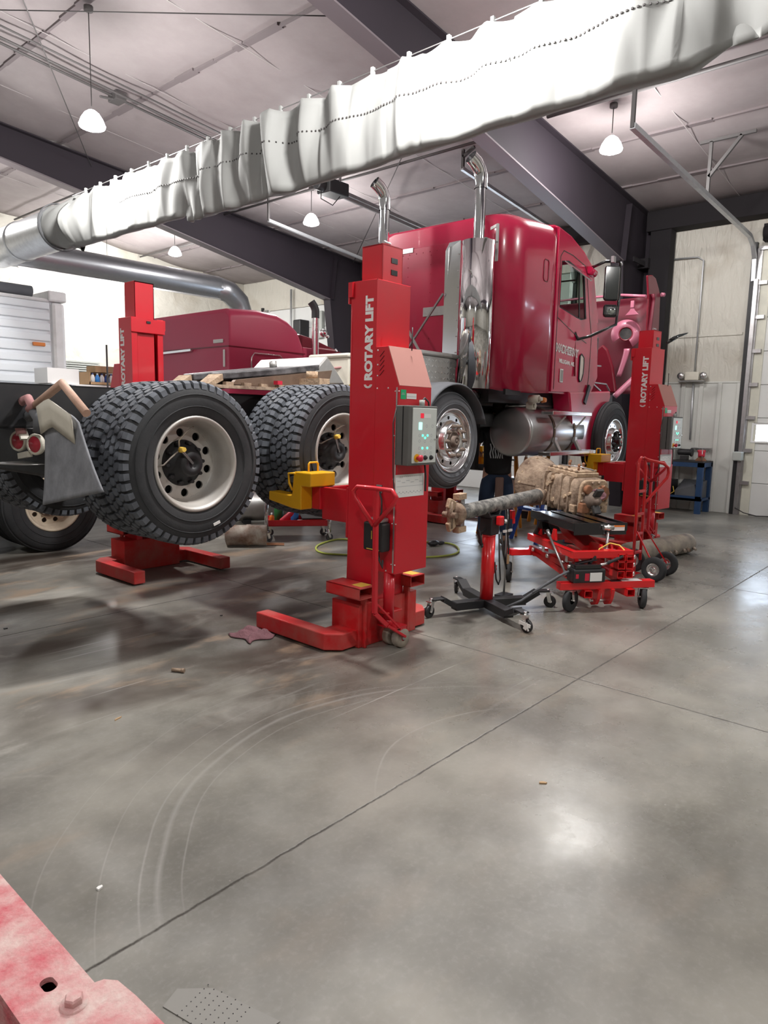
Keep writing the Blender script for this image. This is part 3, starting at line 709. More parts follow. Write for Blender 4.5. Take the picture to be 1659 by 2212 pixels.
    MB().box(-.085,-.055,-.324,-.319,1.535,1.565).build('red_display','led_red',c)
    MB().box(-.05,.02,-.3225,-.319,1.535,1.562).build('counter_window','label_white',c)
    MB().box(-.100,-.070,-.324,-.319,1.462,1.508).build('lit_button','led_cyan',c)
    for x,z in ((-.060,1.425),(-.010,1.425),(-.035,1.410),(-.060,1.345),(-.010,1.345)):
        MB().cyl((x,-.319,z),(x,-.3245,z),.0075,n=10).build('green_light','led_green',c)
    rg=MB()
    for x,z in ((.04,1.485),(-.02,1.485),(-.09,1.425),(.03,1.425),(-.09,1.39),(.03,1.39),(-.035,1.388),(-.09,1.345),(.03,1.345),(-.09,1.312),(.03,1.312),(-.035,1.318)):
        rg.lathe([(.007,.0),(.009,.002),(.0105,0)],axT((x,-.3205,z),(0,-1,0)),n=12)
    rg.build('button_rings','print_grey',c)
    MB().cyl((-.115,-.319,1.283),(-.115,-.327,1.283),.026,n=18).build('yellow_collar','yellow',c)
    MB().lathe([(.011,0),(.011,.02),(.022,.024),(.021,.036),(.012,.042),(0,.043)],axT((-.115,-.325,1.283),(0,-1,0)),n=18).build('emergency_stop','red_plastic',c,label='red mushroom stop button')
    for x in (-.03,.03): MB().lathe([(.015,0),(.015,.008),(.010,.010),(.009,.018),(0,.019)],axT((x,-.320,1.283),(0,-1,0)),n=16).build('selector_knob','black_plastic',c)
    MB().cyl((.064,-.319,1.40),(.064,-.333,1.40),.006,n=8).build('latch','zinc',c)
    MB().cyl((.0,-.26,1.61),(.0,-.26,1.65),.018,n=12).build('gland','wall_box_grey',c)
    MB().tube([(.0,-.26,1.64),(.04,-.25,1.665),(.10,-.235,1.64),(.13,-.22,1.59),(.13,-.215,1.5)],.006,n=6).build('control_cable','cable',c)
    MB().tube([(-.19,-.21,1.60),(-.215,-.205,1.5),(-.205,-.205,1.2),(-.178,-.20,1.0),(-.178,-.16,.93)],.004,n=6).build('side_cable','cable',c)
    MB().tube([(.085,-.23,1.24),(.10,-.23,1.15),(.10,-.23,1.05)],.007,n=6).build('hanging_cable','cable',c)
    # stickers
    MB().box(-.150,-.098,-.2075,-.204,1.652,1.712).build('green_sticker','label_green',cb)
    MB().box(-.092,.005,-.2085,-.204,1.655,1.690).build('white_sticker','label_white',cb)
    MB().box(-.090,.003,-.2092,-.208,1.668,1.671).box(-.144,-.112,-.2085,-.207,1.680,1.683).box(-.14,-.116,-.2085,-.207,1.688,1.691).build('sticker_print','print_grey',cb)
    pl=MB().box(-.180,.110,-.2085,-.204,1.022,1.170).build('instruction_placard','label_white',cb)
    pm=MB()
    for k in range(14): pm.box(-.165+k*.0185,-.158+k*.0185,-.2095,-.208,1.045+(.006 if k%2 else 0),1.050+(.009 if k%2 else 0))
    pm.box(-.17,.10,-.2095,-.208,1.092,1.094)
    for k in range(6): pm.box(-.165+k*.045,-.132+k*.045,-.2095,-.208,1.128-(.012 if k%2 else 0),1.131-(.012 if k%2 else 0))
    for k in range(11): pm.box(-.14+k*.02,-.128+k*.02,-.2095,-.208,1.154,1.157)
    pm.build('placard_print','print_grey',pl)
    MB().cyl((.04,-.13,1.97),(.04,-.13,2.12),.004,n=6).build('antenna','black_plastic',t)
    # plug and charger on the side
    m=MB(); m.box(-.176,-.165,-.085,-.035,1.04,1.095); m.cyl((-.17,-.06,1.067),(-.20,-.06,1.067),.016,n=14); m.build('power_inlet','steel',t,bevel=.003)
    if charger:
        ch=MB().box(-.250,-.167,-.165,.005,.665,.855).build('battery_charger','black_plastic',t,bevel=.012)
        MB().box(-.245,-.167,-.15,-.03,.855,.885).build('charger_top','steel',ch,bevel=.01)
        fit_text('NOCO','print_grey','lettering',ch,(-.2513,-.115,.72),(0,0,1),(0,1,0),.10,.028,bold=.01)
        MB().box(-.2520,-.250,-.075,-.070,.745,.80).build('gold_line','decal_yellow',ch)
        MB().box(-.2525,-.250,-.14,-.03,.675,.681).build('gold_edge','decal_yellow',ch)
        MB().tube([(-.2,-.10,.88),(-.205,-.115,.93),(-.18,-.09,1.0),(-.18,-.07,1.05)],.006,n=6).build('charger_cable','cable',ch)
        MB().tube([(-.2,-.08,.67),(-.2,-.10,.60),(-.19,-.12,.55),(-.18,-.11,.60)],.008,n=6).build('charger_lead','cable',ch)
    # fork truck pockets
    for x0,x1 in ((-.375,-.215),(.145,.30)):
        m=MB(); y0,y1=-.09,.22; z0,z1_=.355,.432; w=.006
        m.box(x0,x1,y0,y1,z0,z0+w).box(x0,x1,y0,y1,z1_-w,z1_).box(x0,x0+w,y0,y1,z0,z1_).box(x1-w,x1,y0,y1,z0,z1_)
        pk=m.build('fork_pocket','lift_red_dusty',t)
        MB().box(x0+.05,x1-.015,y0+.03,y0+.12,z1_,z1_+.001).build('warning_sticker','decal_yellow',pk)
    # jack cylinder, wheels, drawbar
    MB().cyl((-.13,-.13,.20),(-.13,-.13,.515),.038,n=20).cyl((-.13,-.13,.14),(-.13,-.13,.20),.030,n=16).build('jack_cylinder','lift_red',t)
    MB().box(-.18,-.02,-.16,.0,.235,.25).box(-.10,-.04,-.10,0,.12,.235).build('jack_bracket','lift_red_dusty',t,bevel=.004)
    fk=MB().box(-.165,-.035,-.215,-.065,.142,.152).box(-.10,-.04,-.215,-.205,.05,.145).box(-.10,-.04,-.075,-.065,.05,.145).build('wheel_fork','lift_red',t)
    for y in (-.190,-.105):
        MB().lathe([(.02,-.028),(.062,-.028),(.066,-.02),(.066,.02),(.062,.028),(.02,.028)],axT((-.07,y,.067),(0,1,0)),n=24).build('steer_wheel','dusty_cyl',t)
    MB().cyl((-.07,-.225,.067),(-.07,-.055,.067),.012,n=10).build('axle','steel',t)
    S=Vector((-.36,-.20,0))
    m=MB(); m.bar((-.08,-.235,.085),(-.24,-.215,.19),.035,.018).bar((-.24,-.215,.19),(-.345,-.20,.29),.022,.03)
    m.bar((-.345,-.20,.29),(-.355,-.20,1.09),.028,.03,(1,0,0)).bar((-.12,-.22,.15),(-.34,-.20,.36),.012,.014)
    m.build('drawbar','lift_red',t,bevel=.004)
    x=-.362; y0,y1=-.37,-.01; loop=[(x,-.19,.86),(x,y1-.02,1.02),(x,y1+.00,1.06),(x,y1-.035,1.093),(x,-.19,1.095),(x,y0+.03,1.093),(x,y0-.005,1.055),(x,y0+.02,1.01),(x,-.20,.86)]
    MB().tube(loop,.0145,n=10).build('handle_loop','lift_red',t)
    # carriage
    m=MB(); m.box(-.165,.42,.515,.60,.868,1.03); m.box(-.14,-.105,.235,.52,.80,1.03); m.box(.105,.14,.235,.52,.80,1.03); m.box(-.16,.16,.24,.26,.7,1.05)
    m.build('carriage','lift_red',t,bevel=.005); MB().box(-.16,.41,.52,.598,1.030,1.033).build('carriage_dust','dusty_cyl',t)
    fork(t,-.16,1)
    return t
lift1=make_lift('tall red column lift with control box standing nearest, in front of the twin wheels',frame(3.56,3.065,0,-.5))
lift2=make_lift('red column lift beside the front wheel of the raised truck, by the hand truck',frame(8.45,3.12,0,-5.5),ext=.21)
lift3=make_lift('red column lift rising between the rearmost wheels and the second red truck',frame(3.575,6.39,0,180),ext=.33,charger=False)
lift4=make_lift('far red column lift glimpsed beneath the raised truck behind the third axle wheel',frame(8.6,6.42,0,180),charger=False)
# ================================================================ WHEELS
YM=Matrix.Rotation(R(90),4,'X')          # local z (lathe axis) -> -y : outward face towards the viewer side
def tyre_prof(Ro,w,rr):
    """profile for lathe: (radius, height) height 0 = outer face plane, negative inward"""
    return [(rr,-.03),(rr+.012,-.004),(rr+.03,.004),(rr+(Ro-rr)*.45,.014),(rr+(Ro-rr)*.72,.006),(Ro-.032,-.014),(Ro-.016,-.03),(Ro-.014,-.08),(Ro-.013,-w/2),(Ro-.014,-w+.08),(Ro-.016,-w+.03),(Ro-.035,-w+.014),(rr+(Ro-rr)*.5,-w-.006),(rr+.02,-w+.01),(rr,-w+.04)]
def tyre(name,parent,T,Ro=.52,w=.28,rr=.292,drive=True,m='rubber',lab=None,detail=True):
    mb=MB(T=YM.copy()); mb.lathe(tyre_prof(Ro,w,rr),n=72)
    if not drive:
        # circumferential ribs
        for k in range(5):
            h=-w*.16-k*w*.17
            mb.lathe([(Ro-.014,h+.018),(Ro,h+.014),(Ro,h-.014),(Ro-.014,h-.018)],n=72)
    mb.cur=1
    if drive and detail:
        N=52; rows=4
        def P(a,h,r): return (r*math.cos(a),r*math.sin(a),h)
        for i in range(N):
            a0=2*PI*i/N
            for k in range(rows):
                h=-w*.20-k*w*.20; a=a0+(PI/N if k%2 else 0); da=.41*2*PI/N; hh=w*.088
                sk=.22*da*(1 if k%2 else -1)
                poly=[(-da,-.45*hh),(-da*.45,-hh),(da*.6,-hh*.95),(da,-.4*hh),(da*.9,.5*hh),(da*.4,hh),(-da*.6,.95*hh),(-da,.35*hh)]
                vs=[P(a+p+sk*q/hh,h+q,Ro-.02) for p,q in poly]+[P(a+p*.93+sk*q/hh,h+q*.93,Ro+.0+(-.002 if abs(k-1.5)>1 else 0)) for p,q in poly]
                n=8; mb._add(vs,[(j,(j+1)%n,(j+1)%n+n,j+n) for j in range(n)]+[tuple(range(n,2*n))])
            for s in (0,1):      # shoulder lugs wrapping on to the sidewall
                a=a0+(PI/N if s else 0); da=.33*2*PI/N
                hs=(-.002,-w*.11) if s==0 else (-w+.002,-w*.89)
                vs=[]
                for aa in (a-da,a+da):
                    vs+=[P(aa,hs[1],Ro-.02),P(aa,hs[1],Ro-.002),P(aa,(hs[0]*.35+hs[1]*.65),Ro-.005),P(aa,hs[0],Ro-.018),P(aa,hs[0]+(.004 if s==0 else -.004),Ro-.052),P(aa,(hs[0]+hs[1])/2,Ro-.05)]
                mb._add(vs,[(0,1,2,3,4,5),(11,10,9,8,7,6)]+[(j,(j+1)%6,(j+1)%6+6,j+6) for j in range(6)])
    mb.cur=0
    # sidewall rings
    for r_ in (rr+(Ro-rr)*.30,rr+(Ro-rr)*.62): mb.lathe([(r_-.004,.008),(r_,.0165),(r_+.004,.008)],n=72)
    o=mb.build(name,[m,'rubber_tread'],parent); o.matrix_local=T
    if lab: o['label']=lab
    return o
def rim_dish(ty,m='wheel_dusty',hubm='black_frame',rr=.292,deep=.165):
    """deep outer dual rim, disc set far in, ten hand holes"""
    mb=MB(T=YM.copy())
    mb.lathe([(rr,-.05),(rr+.012,-.006),(rr+.008,.004),(rr-.004,.006),(rr-.014,-.002),(rr-.022,-.02),(rr-.032,-.055),(rr-.04,-.07),(rr-.045,-.11),(rr-.052,-deep+.01),(rr-.06,-deep)],n=72)
    rc=.194; h=.038
    mb.holed(rc,h,.027,10,-deep,depth=.015,sub=16)
    mb.lathe([(.156,-deep),(.152,-deep+.004),(.146,-deep-.004),(.14,-deep-.01)],n=60)
    r=mb.build('rim',m,ty)
    hb=MB(T=YM.copy())
    hb.lathe([(.15,-deep-.015),(.147,-deep+.006),(.12,-deep+.010),(.116,-deep+.035),(.088,-deep+.045),(.082,-deep+.10),(.072,-deep+.118),(.03,-deep+.122),(.028,-deep+.112),(0,-deep+.112)],n=32)
    hb.lathe([(.245,-deep-.05),(.0,-deep-.05)],n=32)
    hub=hb.build('hub',hubm,ty)
    for k in range(10):
        a=2*PI*(k+.5)/10; p=(.118*math.cos(a),.118*math.sin(a))
        MB(T=YM.copy()).cyl((p[0]*1.1,p[1]*1.1,-deep+.005),(p[0]*1.1,p[1]*1.1,-deep+.045),.0165,.012,n=6).build('lug_nut',hubm,hub)
    return r,hub
def rim_steer(ty,m='polished_alu',rr=.292,nutm='rusty',hub='rusty',cap=False):
    """convex front-type rim, disc near the outside, ten studs round a hub"""
    mb=MB(T=YM.copy())
    mb.lathe([(rr,-.05),(rr+.012,-.006),(rr+.008,.005),(rr-.006,.006),(rr-.014,-.008),(rr-.02,-.035),(rr-.034,-.045),(.2385,-.04)],n=72)
    mb.holed(.2135,.025,.0175,10,-.038,depth=.02,sub=16,dz=0)
    mb.lathe([(.1885,-.038),(.180,-.030),(.172,.012),(.164,.022),(.150,.026),(.112,.020),(.100,.010),(.085,.0)],n=60)
    mb.build('rim',m,ty)
    hb=MB(T=YM.copy())
    hb.lathe([(.088,-.02),(.088,.015),(.078,.018),(.072,.0),(.055,.0),(.05,.035),(.044,.046),(.026,.048),(.024,.04),(.014,.04),(.012,.05),(0,.051)],n=32)
    hb.lathe([(.235,-.08),(.0,-.08)],n=32)
    h=hb.build('hub',hub,ty)
    for k in range(10):
        a=2*PI*(k+.3)/10; r_=.141 if not cap else .125
        MB(T=YM.copy()).lathe([(.020,.018),(.020,.030),(.0165,.034),(.0165,.050),(.009,.054),(.009,.066),(0,.068)],Matrix.Translation((r_*math.cos(a),r_*math.sin(a),0)),n=8,smooth=False).build('lug_nut',nutm,h)
    if cap:
        MB(T=YM.copy()).lathe([(.098,.018),(.096,.04),(.06,.05),(.058,.085),(.05,.092),(0,.094)],n=32).build('hub_cap','black_gloss',h)
        MB(T=YM.copy()).lathe([(.044,.0945),(.044,.096),(0,.0965)],n=24).build('cap_badge','mirror_glass',h)
        MB(T=YM.copy()).lathe([(.018,.0968),(.018,.0975),(0,.098)],Matrix.Translation((.004,0,0)),n=12).build('badge_mark','red_lens',h)
    return h
# ================================================================ RAISED RED TRUCK
TT=frame(2.50,3.75,0,1.0)
tk=thing('semi_truck','crimson sleeper semi truck raised on red column lifts with its hood tipped forward','truck',TT)
WH=[(0,1.216),(1.33,1.258)]
flip=Matrix.Rotation(PI,4,'Z')
for i,(x,z) in enumerate(WH):
    o=tyre('tyre',tk,Matrix.Translation((x,.0,z))@Matrix.Rotation(R(14+i*20),4,'Y'),m='rubber')
    rim_dish(o,'wheel_dusty' if i==0 else 'wheel_dusty','black_frame')
    hb=[c for c in COL.objects if c.parent==o and c.name.startswith('hub')][0]
    # tyre inflation hose fitting seen in both rear wheels
    MB(T=YM.copy()).tube([(0,.0,-.05),(-.10,.06,-.04),(-.115,.065,-.03)],.010,n=8).build('air_fitting','steel',o)
    MB(T=YM.copy()).cyl((-.115,.065,-.035),(-.120,.068,.01),.020,.016,n=6).build('fitting_cap','decal_yellow',o,label='brass-yellow end of the air fitting')
    MB(T=YM.copy()).tube([(-.11,.07,-.06),(-.13,.12,-.05),(-.08,.19,-.06),(-.02,.235,-.09)],.005,n=6).tube([(-.11,.06,-.06),(-.17,.0,-.04),(-.20,-.05,-.05),(-.24,-.07,-.06)],.005,n=6).build('air_hose','dusty_cyl',o)
    tyre('inner_tyre',tk,Matrix.Translation((x,.33,z)),m='rubber')
    tyre('far_inner_tyre',tk,Matrix.Translation((x,1.70,z)),m='rubber')
    tyre('far_outer_tyre',tk,Matrix.Translation((x,2.03,z)),m='rubber')
    a=MB(); a.cyl((x,.2,z),(x,2.1,z),.07,n=14); a.cyl((x,.6,z),(x,.72,z),.16,n=20); a.cyl((x,1.62,z),(x,1.74,z),.16,n=20); a.sphere((x,1.15,z),.21,16,10,(1,.9,1)); a.build('drive_axle','black_frame',tk)
MB().cbox((.13,-.017,.83),(.052,.004,.018),Matrix.Rotation(R(-18),3,'Y')).build('white_patch','label_white',tk)
# third, single-wheel axle and steer axle
for (x,z,Ro,cap,ang,lb) in ((2.80,1.33,.45,False,10,'smooth grey third-axle tyre'),(6.61,1.275,.53,True,0,'front steer tyre')):
    wT=Matrix.Translation((x,.0,z))@Matrix.Rotation(R(ang),4,'Y')
    o=tyre('tyre',tk,wT,Ro=Ro,w=.27,drive=False,m='rubber_grey' if not cap else 'rubber',lab=lb)
    rim_steer(o,'polished_alu',nutm='hub_dirty' if not cap else 'black_gloss',hub='hub_dirty' if not cap else 'black_gloss',cap=cap)
    tyre('far_tyre',tk,Matrix.Translation((x,2.0,z)),Ro=Ro,w=.27,drive=False)
    MB().cyl((x,.15,z),(x,2.1,z),.06,n=12).build('dead_axle','black_frame',tk)
# frame
for y in (.72,1.50):
    m=MB(); z0,z1=1.42,1.69; a,b_=-1.05,7.6
    m.box(a,b_,y,y+.01,z0,z1).box(a,b_,y,y+.08,z0,z0+.01).box(a,b_,y,y+.08,z1-.01,z1); m.build('frame_rail','black_frame',tk)
m=MB()
for x in (-.95,-.3,.6,1.9,3.4,4.6,6.0,7.4): m.box(x,x+.08,.74,1.56,1.45,1.66)
m.build('crossmembers','black_frame',tk)
m=MB()
for x in (0,1.33):
    for y in (.62,1.55): m.lathe([(.10,-.12),(.13,-.08),(.11,-.02),(.13,.05),(.10,.1),(0,.1)],Matrix.Translation((x-.28,y,1.33)),n=16)
    for y in (.70,1.55): m.bar((x-.45,y,1.22),(x+.5,y,1.28),.08,.07)
m.build('suspension','black_frame',tk)
m=MB()
for k in range(9): m.cbox((1.05+.0*k,1.0,1.72),(.01,.01,.01)) if False else None
m.bar((.55,.66,1.735),(2.05,.66,1.745),.09,.025)
for k in range(7): m.box(.72+k*.17,.79+k*.17,.655,.70,1.745,1.775)
m.build('slider_rack','cast_tan',tk)
# fifth wheel
T5=Matrix.Translation((1.45,1.15,1.905))@Matrix.Rotation(R(-7.5),4,'Y')
m=MB(T=T5); H=.028
pl=[(-.10,-.45),(.30,-.45),(.42,-.36),(.46,-.2),(.46,.2),(.42,.36),(.30,.45),(-.10,.45),(-.55,.30),(-.62,.24),(-.60,.12),(-.12,.05),(-.12,-.05),(-.60,-.12),(-.62,-.24),(-.55,-.30)]
m.prism([pl[i] for i in (0,1,2,3,4,5,6,7,11,12)],'z',-H,H); m.prism([pl[i] for i in (7,8,9,10,11)],'z',-H,H); m.prism([pl[i] for i in (0,12,13,14,15)],'z',-H,H)
fw=m.build('fifth_wheel','grease_black',tk,bevel=.01,label='greasy tilted fifth wheel plate')
m=MB(T=T5)
for s in (-1,1):
    m=MB(T=T5); m.prism([(-.62,-.03),(.44,-.03),(.40,-.11),(-.1,-.14),(-.45,-.09),(-.66,-.06)],'y',s*.44-.02,s*.44+.02)
    r5=MB(T=T5); r5._add([(-.62,s*.30,-.03),(-.62,s*.12,-.03),(-.80,s*.14,-.10),(-.80,s*.27,-.10),(-.62,s*.30,.02),(-.62,s*.12,.02),(-.80,s*.14,-.07),(-.80,s*.27,-.07)],[(0,1,2,3),(7,6,5,4),(0,4,5,1),(1,5,6,2),(2,6,7,3),(3,7,4,0)]); r5.build('ramp_end','cast_yellow',tk); m.build('fifth_wheel_skirt','strap_brown',tk)
MB(T=T5).cyl((.12,-.05,.02),(.12,-.05,.085),.035,n=14).build('greased_pin','dull_alu',tk)
MB().box(1.5,1.62,.45,.70,1.74,1.84).cyl((1.56,.60,1.84),(1.56,.60,1.90),.05,n=12).build('pivot_bracket','cast_yellow',tk)
tag_r=MB().cbox((1.22,.64,1.79),(.05,.05,.03)).build('red_tag','red_plastic',tk)
# peaked aluminium cover over the frame
m=MB(); A=[(1.56,1.80),(1.84,2.055),(2.07,1.82)]
m.prism(A,'y',.70,1.60); m.build('peaked_cover','dull_alu',tk,bevel=.012,label='peaked silver sheet cover over the frame')
# boxes behind the sleeper
m=MB(); m.box(2.75,3.36,.38,.93,1.83,2.13); b=m.build('deck_box','dull_alu',tk,bevel=.012,label='silver diamond-plate deck box')
MB().box(2.73,3.38,.36,.95,2.13,2.175).build('box_lid','dull_alu',b,bevel=.015)
m=MB()
for k in range(11):
    for j in range(5):
        for (ax_,c) in (('x',2.748),('y',.378)):
            if ax_=='x' : m.cbox((2.749,.43+k*.045,1.87+j*.055),(.004,.024,.008),Matrix.Rotation(R(45 if (k+j)%2 else -45),3,'X'))
            else: m.cbox((2.80+k*.052,.379,1.87+j*.055),(.024,.004,.008),Matrix.Rotation(R(45 if (k+j)%2 else -45),3,'Y'))
m.build('diamond_tread','polished_alu',b)['kind']='stuff'
MB().tube([(2.742,.62,2.02),(2.73,.60,2.03),(2.73,.57,2.03),(2.742,.56,2.0),(2.73,.57,1.96),(2.73,.61,1.96),(2.742,.62,1.98)],.008,n=8).build('latch','zinc',b)
b=MB().box(2.45,3.0,1.02,1.55,1.83,2.10).build('battery_box','cream',tk,bevel=.01,label='cream box with rounded lid')
MB().box(2.43,3.02,1.0,1.57,2.10,2.145).build('box_lid','cream',b,bevel=.02)
m=MB()
for k in range(8): m.tube([(2.62+.05*math.cos(a),.93+.03*k*0,1.9+.02*k+.0) for a in (0,)]*1+[(2.62,.93,1.9)],.001) if False else None
hp=[(2.55+.045*math.cos(a),.98+.0,1.86+.022*a/PI*2*.5+.045*0) for a in []]
m.tube([(2.60+.045*math.cos(t*.8),.93+.045*math.sin(t*.8),1.84+.0055*t) for t in range(0,36)],.012,n=8); m.build('coiled_air_line','blue_plastic',tk,label='blue coiled air line')
MB().tube([(2.35,1.3,1.98),(2.5,1.05,2.02),(2.62,.92,1.93),(2.66,.9,1.84)],.012,n=8).build('pink_hose','pink_pipe',tk)
MB().tube([(2.4,.95,1.82),(2.6,.85,1.86),(2.75,.75,1.83)],.02,n=8).build('yellow_strap','decal_yellow',tk)
# exhaust stacks
def stack(y,side):
    m=MB(); m.tube([(3.5,y,1.86),(3.5,y,3.80)],.056,n=24,cap=False); st=m.build('exhaust_stack','chrome',tk)
    MB().tube([(3.5,y,3.78),(3.5,y,3.90),(3.47,y+.005,3.96),(3.43,y+.02,4.01),(3.37,y+.04,4.05)],[.064,.064,.066,.068,.066],n=24,cap=False).build('curved_tip','chrome',st)
    MB().lathe([(.062,0),(0,0)],axT((3.40,y+.03,4.03),(-.8,.25,.5)),n=20).build('tip_bore','black_gloss',st)
    if side:
        m=MB(); pr=[]
        for k in range(25):
            a=-PI*.62+PI*1.42*k/24; pr.append((3.5-.165*math.cos(a)*1.0,y-.0-.165*math.sin(a)))
        n=len(pr); vs=[(p[0],p[1],1.84) for p in pr]+[(p[0],p[1],3.28) for p in pr]
        m._add(vs,[(k,k+1,k+1+n,k+n) for k in range(n-1)],True)
        m.build('heat_shield','chrome',st,solid=.004)
        MB().box(3.40,3.62,y-.15,y+.16,3.275,3.285).build('shield_cap','chrome_worn',st)
        MB()._add([(3.38,y+.13,2.05),(3.42,y+.34,2.05),(3.42,y+.34,3.22),(3.40,y+.28,3.29),(3.38,y+.13,3.29)],[(0,1,2,3,4)]).build('flat_shield','polished_alu',st,solid=.006,label='flat mirror-bright shield plate')
        rv=MB()
        for k in range(7): rv.sphere((3.375,y+.15,2.2+k*.16),.008,6,4)
        rv.build('shield_rivets','chrome',st)
        MB().cyl((3.36,y-.03,2.95),(3.30,y-.03,2.98),.012,n=8).cyl((3.36,y+.0,2.15),(3.31,y,2.15),.014,n=8).build('clamp_bolt','chrome_worn',st)
    return st
stack(.26,True); stack(1.50,False)
MB().bar((3.40,.60,2.80),(3.42,1.05,2.28),.018,.018,(1,0,0)).build('brace_rod','steel',tk)
MB().bar((3.42,1.22,2.68),(3.40,.86,2.20),.03,.008,(1,0,0)).build('brace_strip','dull_alu',tk)
MB().tube([(3.9,.5,1.79),(4.62,.5,1.79)],.055,n=18).tube([(3.45,.3,1.84),(3.6,.42,1.79),(3.95,.5,1.79)],.055,n=16).build('exhaust_elbow','chrome_worn',tk)
# sleeper shell with large rounded rear corners
def rr_sec(x,y0,y1,z0,z1,r,n=6):
    pts=[(x,y0,z0),]
    for k in range(n+1): a=PI-PI/2*k/n; pts.append((x,y0+r+r*math.cos(a),z1-r+r*math.sin(a)))
    for k in range(n+1): a=PI/2-PI/2*k/n; pts.append((x,y1-r+r*math.cos(a),z1-r+r*math.sin(a)))
    pts.append((x,y1,z0)); return pts
secs=[]
for k in range(9):
    a=PI/2*k/8; dx=.40*(1-math.cos(PI/2-a)) ; 
    f=1-math.sin(a)                      # 1 at the very back .. 0 where the side is straight
    x=3.85+.42*(1-math.cos(a)) ; ins=.26*f
    secs.append(rr_sec(x,.12+ins,2.05-ins,1.90-.05*(1-f),3.69-.075*f+.0*(1-f),.17))
for x,zt in ((4.5,3.715),(4.8,3.735),(4.88,3.735)): secs.append(rr_sec(x,.12,2.05,1.85,zt,.17))
secs.append(rr_sec(4.93,.15,2.02,1.86,3.69,.17))
m=MB(); m.loft(secs); sl=m.build('sleeper','truck_red',tk)
m=MB(); m.box(3.838,3.85,.40,1.78,1.95,3.42); m.build('back_panel','truck_red_back',sl,bevel=.003)
rv=MB()
for y in (.47,.78,1.10,1.42,1.72):
    for k in range(14): rv.sphere((3.837,y+(.0),2.02+k*.10),.006,6,3)
for k in range(14): rv.sphere((3.837,.45+k*.095,3.36),.006,6,3)
rv.build('rivets','truck_red_back',sl)['kind']='stuff'
MB().box(3.825,3.84,.86,1.18,2.66,2.76).build('vent_plate','dull_alu',sl,bevel=.004)
MB().box(3.83,3.845,1.35,1.62,3.38,3.43).build('top_plate','dull_alu',sl)
MB().bar((3.78,.30,3.47),(3.70,.17,3.47),.01,.03).bar((3.70,.17,3.48),(3.70,.17,3.12),.012,.03,(0,1,0)).build('seal_strip','dull_alu',sl)
MB().box(3.98,4.3,.16,.19,1.8,1.86).build('lower_trim','black_frame',sl)
m=MB(); m.tube([(4.61,.117,3.10),(4.61,.117,3.28),(4.63,.117,3.30),(4.70,.117,3.30),(4.72,.117,3.28),(4.72,.117,3.10),(4.70,.117,3.07),(4.63,.117,3.07)],.006,n=6,closed=True); m.build('side_port','truck_red_dark',sl)
MB().box(3.95,6.0,.35,1.95,1.72,1.86).build('underbody','black_frame',tk)
# cab: side walls with window openings, roof, front
OUT=[(4.93,1.87),(6.03,1.90),(6.20,2.10),(6.10,2.78),(5.84,3.44),(5.25,3.66),(4.93,3.70)]
INN=[(5.03,2.84),(5.50,2.775),(5.62,2.765),(5.755,2.79),(5.63,3.31),(5.2,3.38),(5.03,3.35)]
for y in (.13,2.04):
    m=MB(); n=7; m._add([(p[0],y,p[1]) for p in OUT]+[(p[0],y,p[1]) for p in INN],[(i,(i+1)%n,(i+1)%n+n,i+n) for i in range(n)])
    m.build('cab_side','truck_red',tk,solid=.03,bevel=.006)
m=MB(); ys=[.13,.20,.45,1.7,1.97,2.04]; dz=[0,.035,.07,.07,.035,0]
top=[(6.10,2.78),(5.84,3.44),(5.62,3.55),(5.25,3.66),(4.93,3.70)]
vs=[(x+(d*.6 if x<6 else d),y,z+d*(1 if z>3 else .2)) for x,z in top[1:] for y,d in zip(ys,dz)]
nn=len(ys); m._add(vs,[(i*nn+k,i*nn+k+1,(i+1)*nn+k+1,(i+1)*nn+k) for i in range(3) for k in range(nn-1)],True)
m.build('cab_roof','truck_red',tk,solid=.02)
m=MB(); m._add([(6.03,.13,1.90),(6.20,.13,2.10),(6.10,.13,2.78),(6.03,2.04,1.90),(6.20,2.04,2.10),(6.10,2.04,2.78)],[(0,1,4,3),(1,2,5,4)]); m.box(4.93,6.1,.15,2.02,1.86,1.90)
m.bar((6.10,.15,2.78),(5.85,.15,3.44),.05,.06).bar((6.10,2.02,2.78),(5.85,2.02,3.44),.05,.06)
m.build('cowl','truck_red',tk,solid=.01)
MB().bar((5.89,.35,3.30),(5.84,1.85,3.30),.02,.02).box(5.3,5.5,.5,.95,2.2,3.05).box(5.1,5.35,.5,.95,2.1,2.3).box(5.3,5.45,1.3,1.75,2.2,3.0).build('seat','interior',tk,bevel=.03)
m=MB(); m.lathe([(.21,0),(.225,.012),(.24,0),(.225,-.012),(.21,0)],axT((5.75,1.5,2.75),(-.6,0,.8)),n=24); m.cyl((5.75,1.5,2.75),(6.0,1.5,2.5),.02); m.build('steering_wheel','black_plastic',tk)
for y in (.135,2.035):
    n=7; g=MB()._add([(p[0],y,p[1]) for p in INN],[tuple(range(7))]).build('side_window','glass',tk,solid=.004)
    MB().tube([(p[0],y-.012 if y<1 else y+.012,p[1]) for p in INN],.011,n=6,closed=True).build('window_seal','black_plastic',g)
    MB().bar((5.60,y,2.76),(5.53,y,3.34),.012,.02,(1,0,0)).build('window_post','black_plastic',g)
m=MB(); m._add([(6.09,.2,2.80),(6.09,1.97,2.80),(5.87,1.93,3.40),(5.87,.24,3.40)],[(0,1,2,3)]); m.build('windshield','glass',tk,solid=.004)
